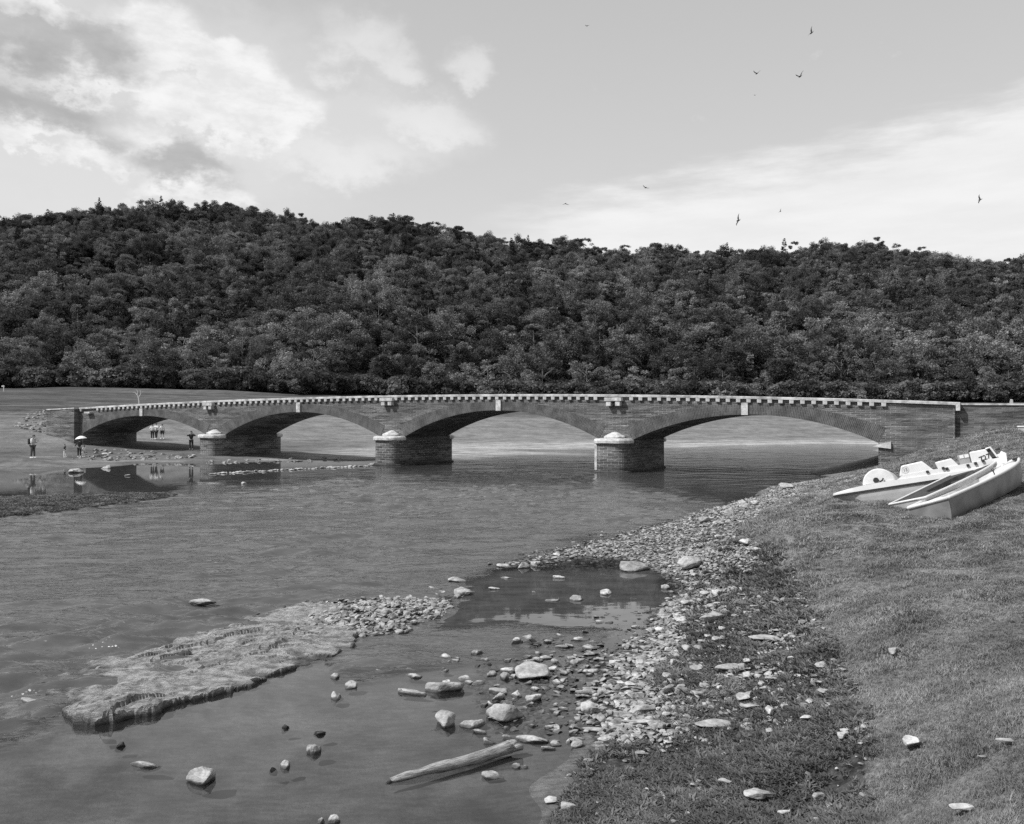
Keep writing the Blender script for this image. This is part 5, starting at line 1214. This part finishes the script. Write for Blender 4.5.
# ------------------------------------------------------------------ birds, dead sapling, far post
def build_bits():
    B = [(813, 31, 7.5, 1.15, .5, 'dark swallow banking steeply, topmost on the right'), (758, 72, 6, .15, .6, 'dark swallow with raised wings, left of a similar pair high in the sky'), (801.5, 75, 7, .5, .7, 'dark swallow with raised wings, right of a similar pair high in the sky'),
         (587.5, 24, 3.5, .1, .3, 'tiny bird alone near the top edge'), (756, 94, 2.2, 0, .3, 'speck of a bird just below the pair with raised wings'), (565.5, 203, 5, .05, -.35, 'small bird with drooping wings low over the left part of the hill crest'),
         (646, 187, 5.5, -.35, .25, 'small grey bird gliding on a slant above the hill'), (739, 220, 9, 1.35, .25, 'largest low bird, banked upright just above the hill crest'), (781, 211, 4, .9, .5, 'small dark bird right of the upright banked one'),
         (981.5, 199, 6.5, 1.5, .5, 'dark bird banked upright low at the far right')]
    for x, y, s, roll, dih, lab in B:
        D = 42 if s > 4 else 80; wspan = s * D / F; X, Y, Z = P(x, y, D=D); root = empty('flying_bird', (X, Y, Z)); root.rotation_euler = (0, -roll, .25); root.scale = (wspan * 1.35,) * 3
        tag(root, lab, 'bird', 'birds flying above the valley')
        bm = bmesh.new(); tube(bm, [(0, .30, 0), (0, .22, .01), (0, .05, 0), (0, -.12, 0), (0, -.30, .0)], [.012, .05, .07, .05, .012], 8); bo = bm_obj('body', bm, M['feather'], root, True)
        bm = bmesh.new(); prism(bm, [(-.02, -.0), (.02, 0), (.02, .01), (-.02, .01)], -.3, -.2)
        for sg in (-1, 1): v = [bm.verts.new(p) for p in ((sg * .01, -.24, 0), (sg * .09, -.46, 0), (sg * .03, -.30, .012))]; bm.faces.new(v)
        bm_obj('tail', bm, M['feather'], root)
        for sg in (-1, 1):
            bm = bmesh.new(); pts = [(.03, .10), (.22, .14), (.40, .04), (.52, -.16), (.36, -.05), (.20, -.06), (.03, -.08)]
            A = [bm.verts.new((sg * px, py, abs(px) * dih * (1.1 if px > .2 else .9) + .008)) for px, py in pts]; Bq = [bm.verts.new((sg * px, py, abs(px) * dih * (1.1 if px > .2 else .9) - .008)) for px, py in pts]
            bm.faces.new(A); bm.faces.new(Bq[::-1])
            for i in range(7): bm.faces.new((A[i], Bq[i], Bq[(i + 1) % 7], A[(i + 1) % 7]))
            bm_obj('wing', bm, M['feather'], root)
    X, Y, Z = P(139, 402, D=118); g = Hz(X, Y); s = Y / F; base = Z - 0; o_ = (X, Y, g)
    root = empty('dead_sapling', o_); tag(root, 'bleached bare forked sapling standing on the bank behind the bridge', 'dead tree'); dz = Z - g
    bm = bmesh.new(); tube(bm, [(0, 0, -.2), (0, 0, dz), (-.1, 0, dz + .6), (-.3, 0, dz + 1.15)], [.07, .07, .06, .03], 7); tk = bm_obj('trunk', bm, M['dead_wood'], root)
    bm = bmesh.new()
    for q in (((-.1, 0, dz + .6), (.15, .1, dz + 1.1), (.5, .1, dz + 1.45)), ((-.22, 0, dz + .95), (-.6, 0, dz + 1.35), (-.9, 0, dz + 1.3)), ((-.25, 0, dz + 1.1), (-.2, 0, dz + 1.5), (-.45, 0, dz + 1.75)), ((.15, .1, dz + 1.1), (.2, 0, dz + 1.5), (.1, 0, dz + 1.7))): tube(bm, q, [.045, .03, .015], 6)
    bm_obj('branch', bm, M['dead_wood'], root)
    X, Y, g = hit(3.5, 391.5); root = empty('marker_post', (X, Y, g)); tag(root, 'thin white marker post on the high bank at the far left', 'post')
    bm = bmesh.new(); tube(bm, [(0, 0, -.1), (0, 0, 1.3)], [.09, .09], 8); bm_obj('shaft', bm, M['white_paint'], root)
    bm = bmesh.new(); box(bm, -.45, .15, -.05, .05, 1.0, 1.25, .02); bm_obj('board', bm, M['white_paint'], root)
    X, Y, g = hit(55, 418); bm = hull_stone(91, .9, 12); o = bm_obj('pale_boulder', bm, M['stone']); o.location = (X, Y, g - .1); o.scale = (.3, .3, .6); tag(o, 'small white upright stone at the left end of the far retaining wall', 'stone')
build_bits()

# ------------------------------------------------------------------ sky, sun, camera
SUN_EL, SUN_DIR = R(48), Vector((-.92, -.39, 0)).normalized()
def build_world():
    w = bpy.data.worlds.new('World'); SC.world = w; w.use_nodes = True; nt = w.node_tree; bg = nt.nodes['Background']
    sky = nt.nodes.new('ShaderNodeTexSky'); sky.sky_type = 'NISHITA'; sky.sun_disc = False; sky.sun_elevation = SUN_EL; sky.sun_rotation = math.atan2(SUN_DIR.x, SUN_DIR.y)
    sky.air_density = 1.0; sky.dust_density = 1.5; sky.altitude = 250
    bw = N(nt, 'ShaderNodeRGBToBW'); nt.links.new(sky.outputs[0], bw.inputs[0])
    tc = nt.nodes.new('ShaderNodeTexCoord').outputs['Generated']; sep = N(nt, 'ShaderNodeSeparateXYZ'); nt.links.new(tc, sep.inputs[0])
    az = mth(nt, 'ARCTAN2', sep.outputs[0], sep.outputs[1]); el = mth(nt, 'ARCSINE', sep.outputs[2])
    cv = N(nt, 'ShaderNodeCombineXYZ'); nt.links.new(az, cv.inputs[0]); nt.links.new(mth(nt, 'MULTIPLY', el, 1.5), cv.inputs[1]); c = cv.outputs[0]
    n4 = noise(nt, mapping(nt, c, (1, 1.5, 1), (0, 0, .2), (5, 2, 0)), 17, 9, .62); n1 = noise(nt, c, 6.5, 9, .55); n2 = noise(nt, mapping(nt, c, (1, 1, 1), (0, 0, 0), (3.1, 1.7, 0)), 13, 10, .62); n3 = noise(nt, mapping(nt, c, (1, 3.2, 1), (0, 0, -.28)), 6, 7, .6)
    def ae(px, py): a = math.atan((px - 512) / F); return a, math.atan((PY0 - py) / F * math.cos(a))
    wb = mth(nt, 'MULTIPLY', mth(nt, 'SUBTRACT', n1, .5), .16); wb2 = mth(nt, 'MULTIPLY', mth(nt, 'SUBTRACT', n2, .5), .12)
    azw = mth(nt, 'ADD', az, wb); elw = mth(nt, 'ADD', el, wb2)
    def blob(px, py, rx, ry, rot=0):
        a0, e0 = ae(px, py); dx = mth(nt, 'SUBTRACT', azw, a0); dy = mth(nt, 'SUBTRACT', elw, e0); cr, sr = math.cos(rot), math.sin(rot)
        u = mth(nt, 'MULTIPLY', mth(nt, 'ADD', mth(nt, 'MULTIPLY', dx, cr), mth(nt, 'MULTIPLY', dy, sr)), F / rx); v = mth(nt, 'MULTIPLY', mth(nt, 'SUBTRACT', mth(nt, 'MULTIPLY', dy, cr), mth(nt, 'MULTIPLY', dx, sr)), F / ry)
        d = mth(nt, 'SQRT', mth(nt, 'ADD', mth(nt, 'MULTIPLY', u, u), mth(nt, 'MULTIPLY', v, v))); return mrange(nt, d, .25, 1.45, 1, 0)
    def mx(*a):
        r = a[0]
        for q in a[1:]: r = mth(nt, 'MAXIMUM', r, q)
        return r
    BS = 'CAL'
    cal = SKY
    base = mth(nt, 'MULTIPLY', bw.outputs[0], cal['base'])
    # keep the gradient of the real sky but soften it
    clear = mth(nt, 'ADD', mth(nt, 'MULTIPLY', base, .35), mrange(nt, el, 0, .75, cal['lo'], cal['hi'], False))
    def fld(bl, amp, lo, hi, nn):
        return mrange(nt, mth(nt, 'ADD', bl, mth(nt, 'MULTIPLY', mth(nt, 'SUBTRACT', nn, .5), amp)), lo, hi)
    veil = mx(blob(120, 100, 260, 130), blob(330, 130, 160, 60), blob(60, 170, 200, 60))
    bright = mx(blob(150, 42, 52, 42), blob(205, 60, 50, 26), blob(262, 95, 72, 38, -.25), blob(195, 112, 62, 30), blob(110, 145, 60, 26), blob(190, 192, 50, 20), blob(15, 125, 60, 18), blob(20, 8, 90, 14), blob(100, 75, 60, 16))
    thin = mx(blob(368, 42, 62, 30, -.35), blob(405, 62, 30, 20), blob(478, 68, 30, 22, -.6), blob(425, 122, 62, 22), blob(340, 160, 90, 26))
    dark = mx(blob(50, 45, 88, 26, -.06), blob(95, 38, 40, 24), blob(40, 105, 84, 22, -.12), blob(172, 166, 52, 20, -.15))
    v = mixf(nt, mth(nt, 'MULTIPLY', fld(veil, .9, .2, .9, n1), .42), clear, cal['cloud'] * .93)
    shade = mrange(nt, n4, .32, .66, .86, 1.03)
    cl = mth(nt, 'MULTIPLY', shade, cal['cloud'])
    v = mixf(nt, mth(nt, 'MULTIPLY', fld(thin, 1.6, .15, 1.5, n2), .7), v, cal['cloud'])
    v = mixf(nt, mth(nt, 'MULTIPLY', fld(bright, 1.6, .22, .72, n2), .97), v, cl)
    v = mixf(nt, mth(nt, 'MULTIPLY', fld(dark, .9, .0, 1.25, n2), .9), v, mth(nt, 'MULTIPLY', shade, cal['dark']))
    # high sheet of cloud on the right, edge rising to the right
    a0, e0 = ae(520, 212); a1, e1 = ae(1024, 88); sl = (e1 - e0) / (a1 - a0)
    line = mth(nt, 'ADD', e0, mth(nt, 'MULTIPLY', mth(nt, 'SUBTRACT', az, a0), sl)); dd = mth(nt, 'ADD', mth(nt, 'SUBTRACT', line, el), mth(nt, 'MULTIPLY', mth(nt, 'SUBTRACT', n3, .5), .12))
    sheet = mth(nt, 'MULTIPLY', mrange(nt, dd, -.02, .035), mrange(nt, az, -.12, .12)); sheet = mth(nt, 'MULTIPLY', sheet, mrange(nt, az, 1.0, 1.5, 1, .3))
    v = mixf(nt, mth(nt, 'MULTIPLY', sheet, .9), v, mrange(nt, n3, .3, .7, cal['cloud'] * .93, cal['cloud'] * 1.02))
    # scattered cloud over the rest of the dome (seen only in reflections)
    rest = mth(nt, 'MULTIPLY', mrange(nt, n1, .52, .66), mrange(nt, el, .5, .8)); v = mixf(nt, mth(nt, 'MULTIPLY', rest, .6), v, cal['cloud'])
    below = mrange(nt, sep.outputs[2], -.05, 0, .25, 1); v = mth(nt, 'MULTIPLY', v, below)
    grey(nt, v, bg.inputs['Color']); bg.inputs['Strength'].default_value = .1
SKY = {'base': 1.0, 'lo': 6.6, 'hi': 3.6, 'cloud': 9.1, 'dark': 4.4}
build_world()
sun = bpy.data.lights.new('sun', 'SUN'); sun.energy = 4.6; sun.angle = R(.55); sun.color = (1, 1, 1); so = link(bpy.data.objects.new('sun', sun))
d = Vector((SUN_DIR.x * math.cos(SUN_EL), SUN_DIR.y * math.cos(SUN_EL), math.sin(SUN_EL))); so.rotation_euler = d.to_track_quat('Z', 'Y').to_euler(); so.location = d * 100
cam = bpy.data.cameras.new('camera'); cam.sensor_width = 36; cam.lens = F / 1024 * 36; cam.clip_end = 6000; cam.clip_start = .05
co = link(bpy.data.objects.new('camera', cam)); co.location = (0, 0, HC); co.rotation_euler = (R(90) + math.atan((PY0 - 412) / F), 0, 0); SC.camera = co
SC.view_settings.view_transform = 'Standard'; SC.view_settings.look = 'None'; SC.view_settings.gamma = 1; SC.view_settings.exposure = 0
c = SC.cycles; c.max_bounces = 5; c.diffuse_bounces = 2; c.glossy_bounces = 3; c.transparent_max_bounces = 8; c.caustics_reflective = False; c.caustics_refractive = False; c.use_denoising = False; c.sample_clamp_direct = 1.4; c.sample_clamp_indirect = 3
try: c.denoiser = 'OPENIMAGEDENOISE'
except Exception: pass
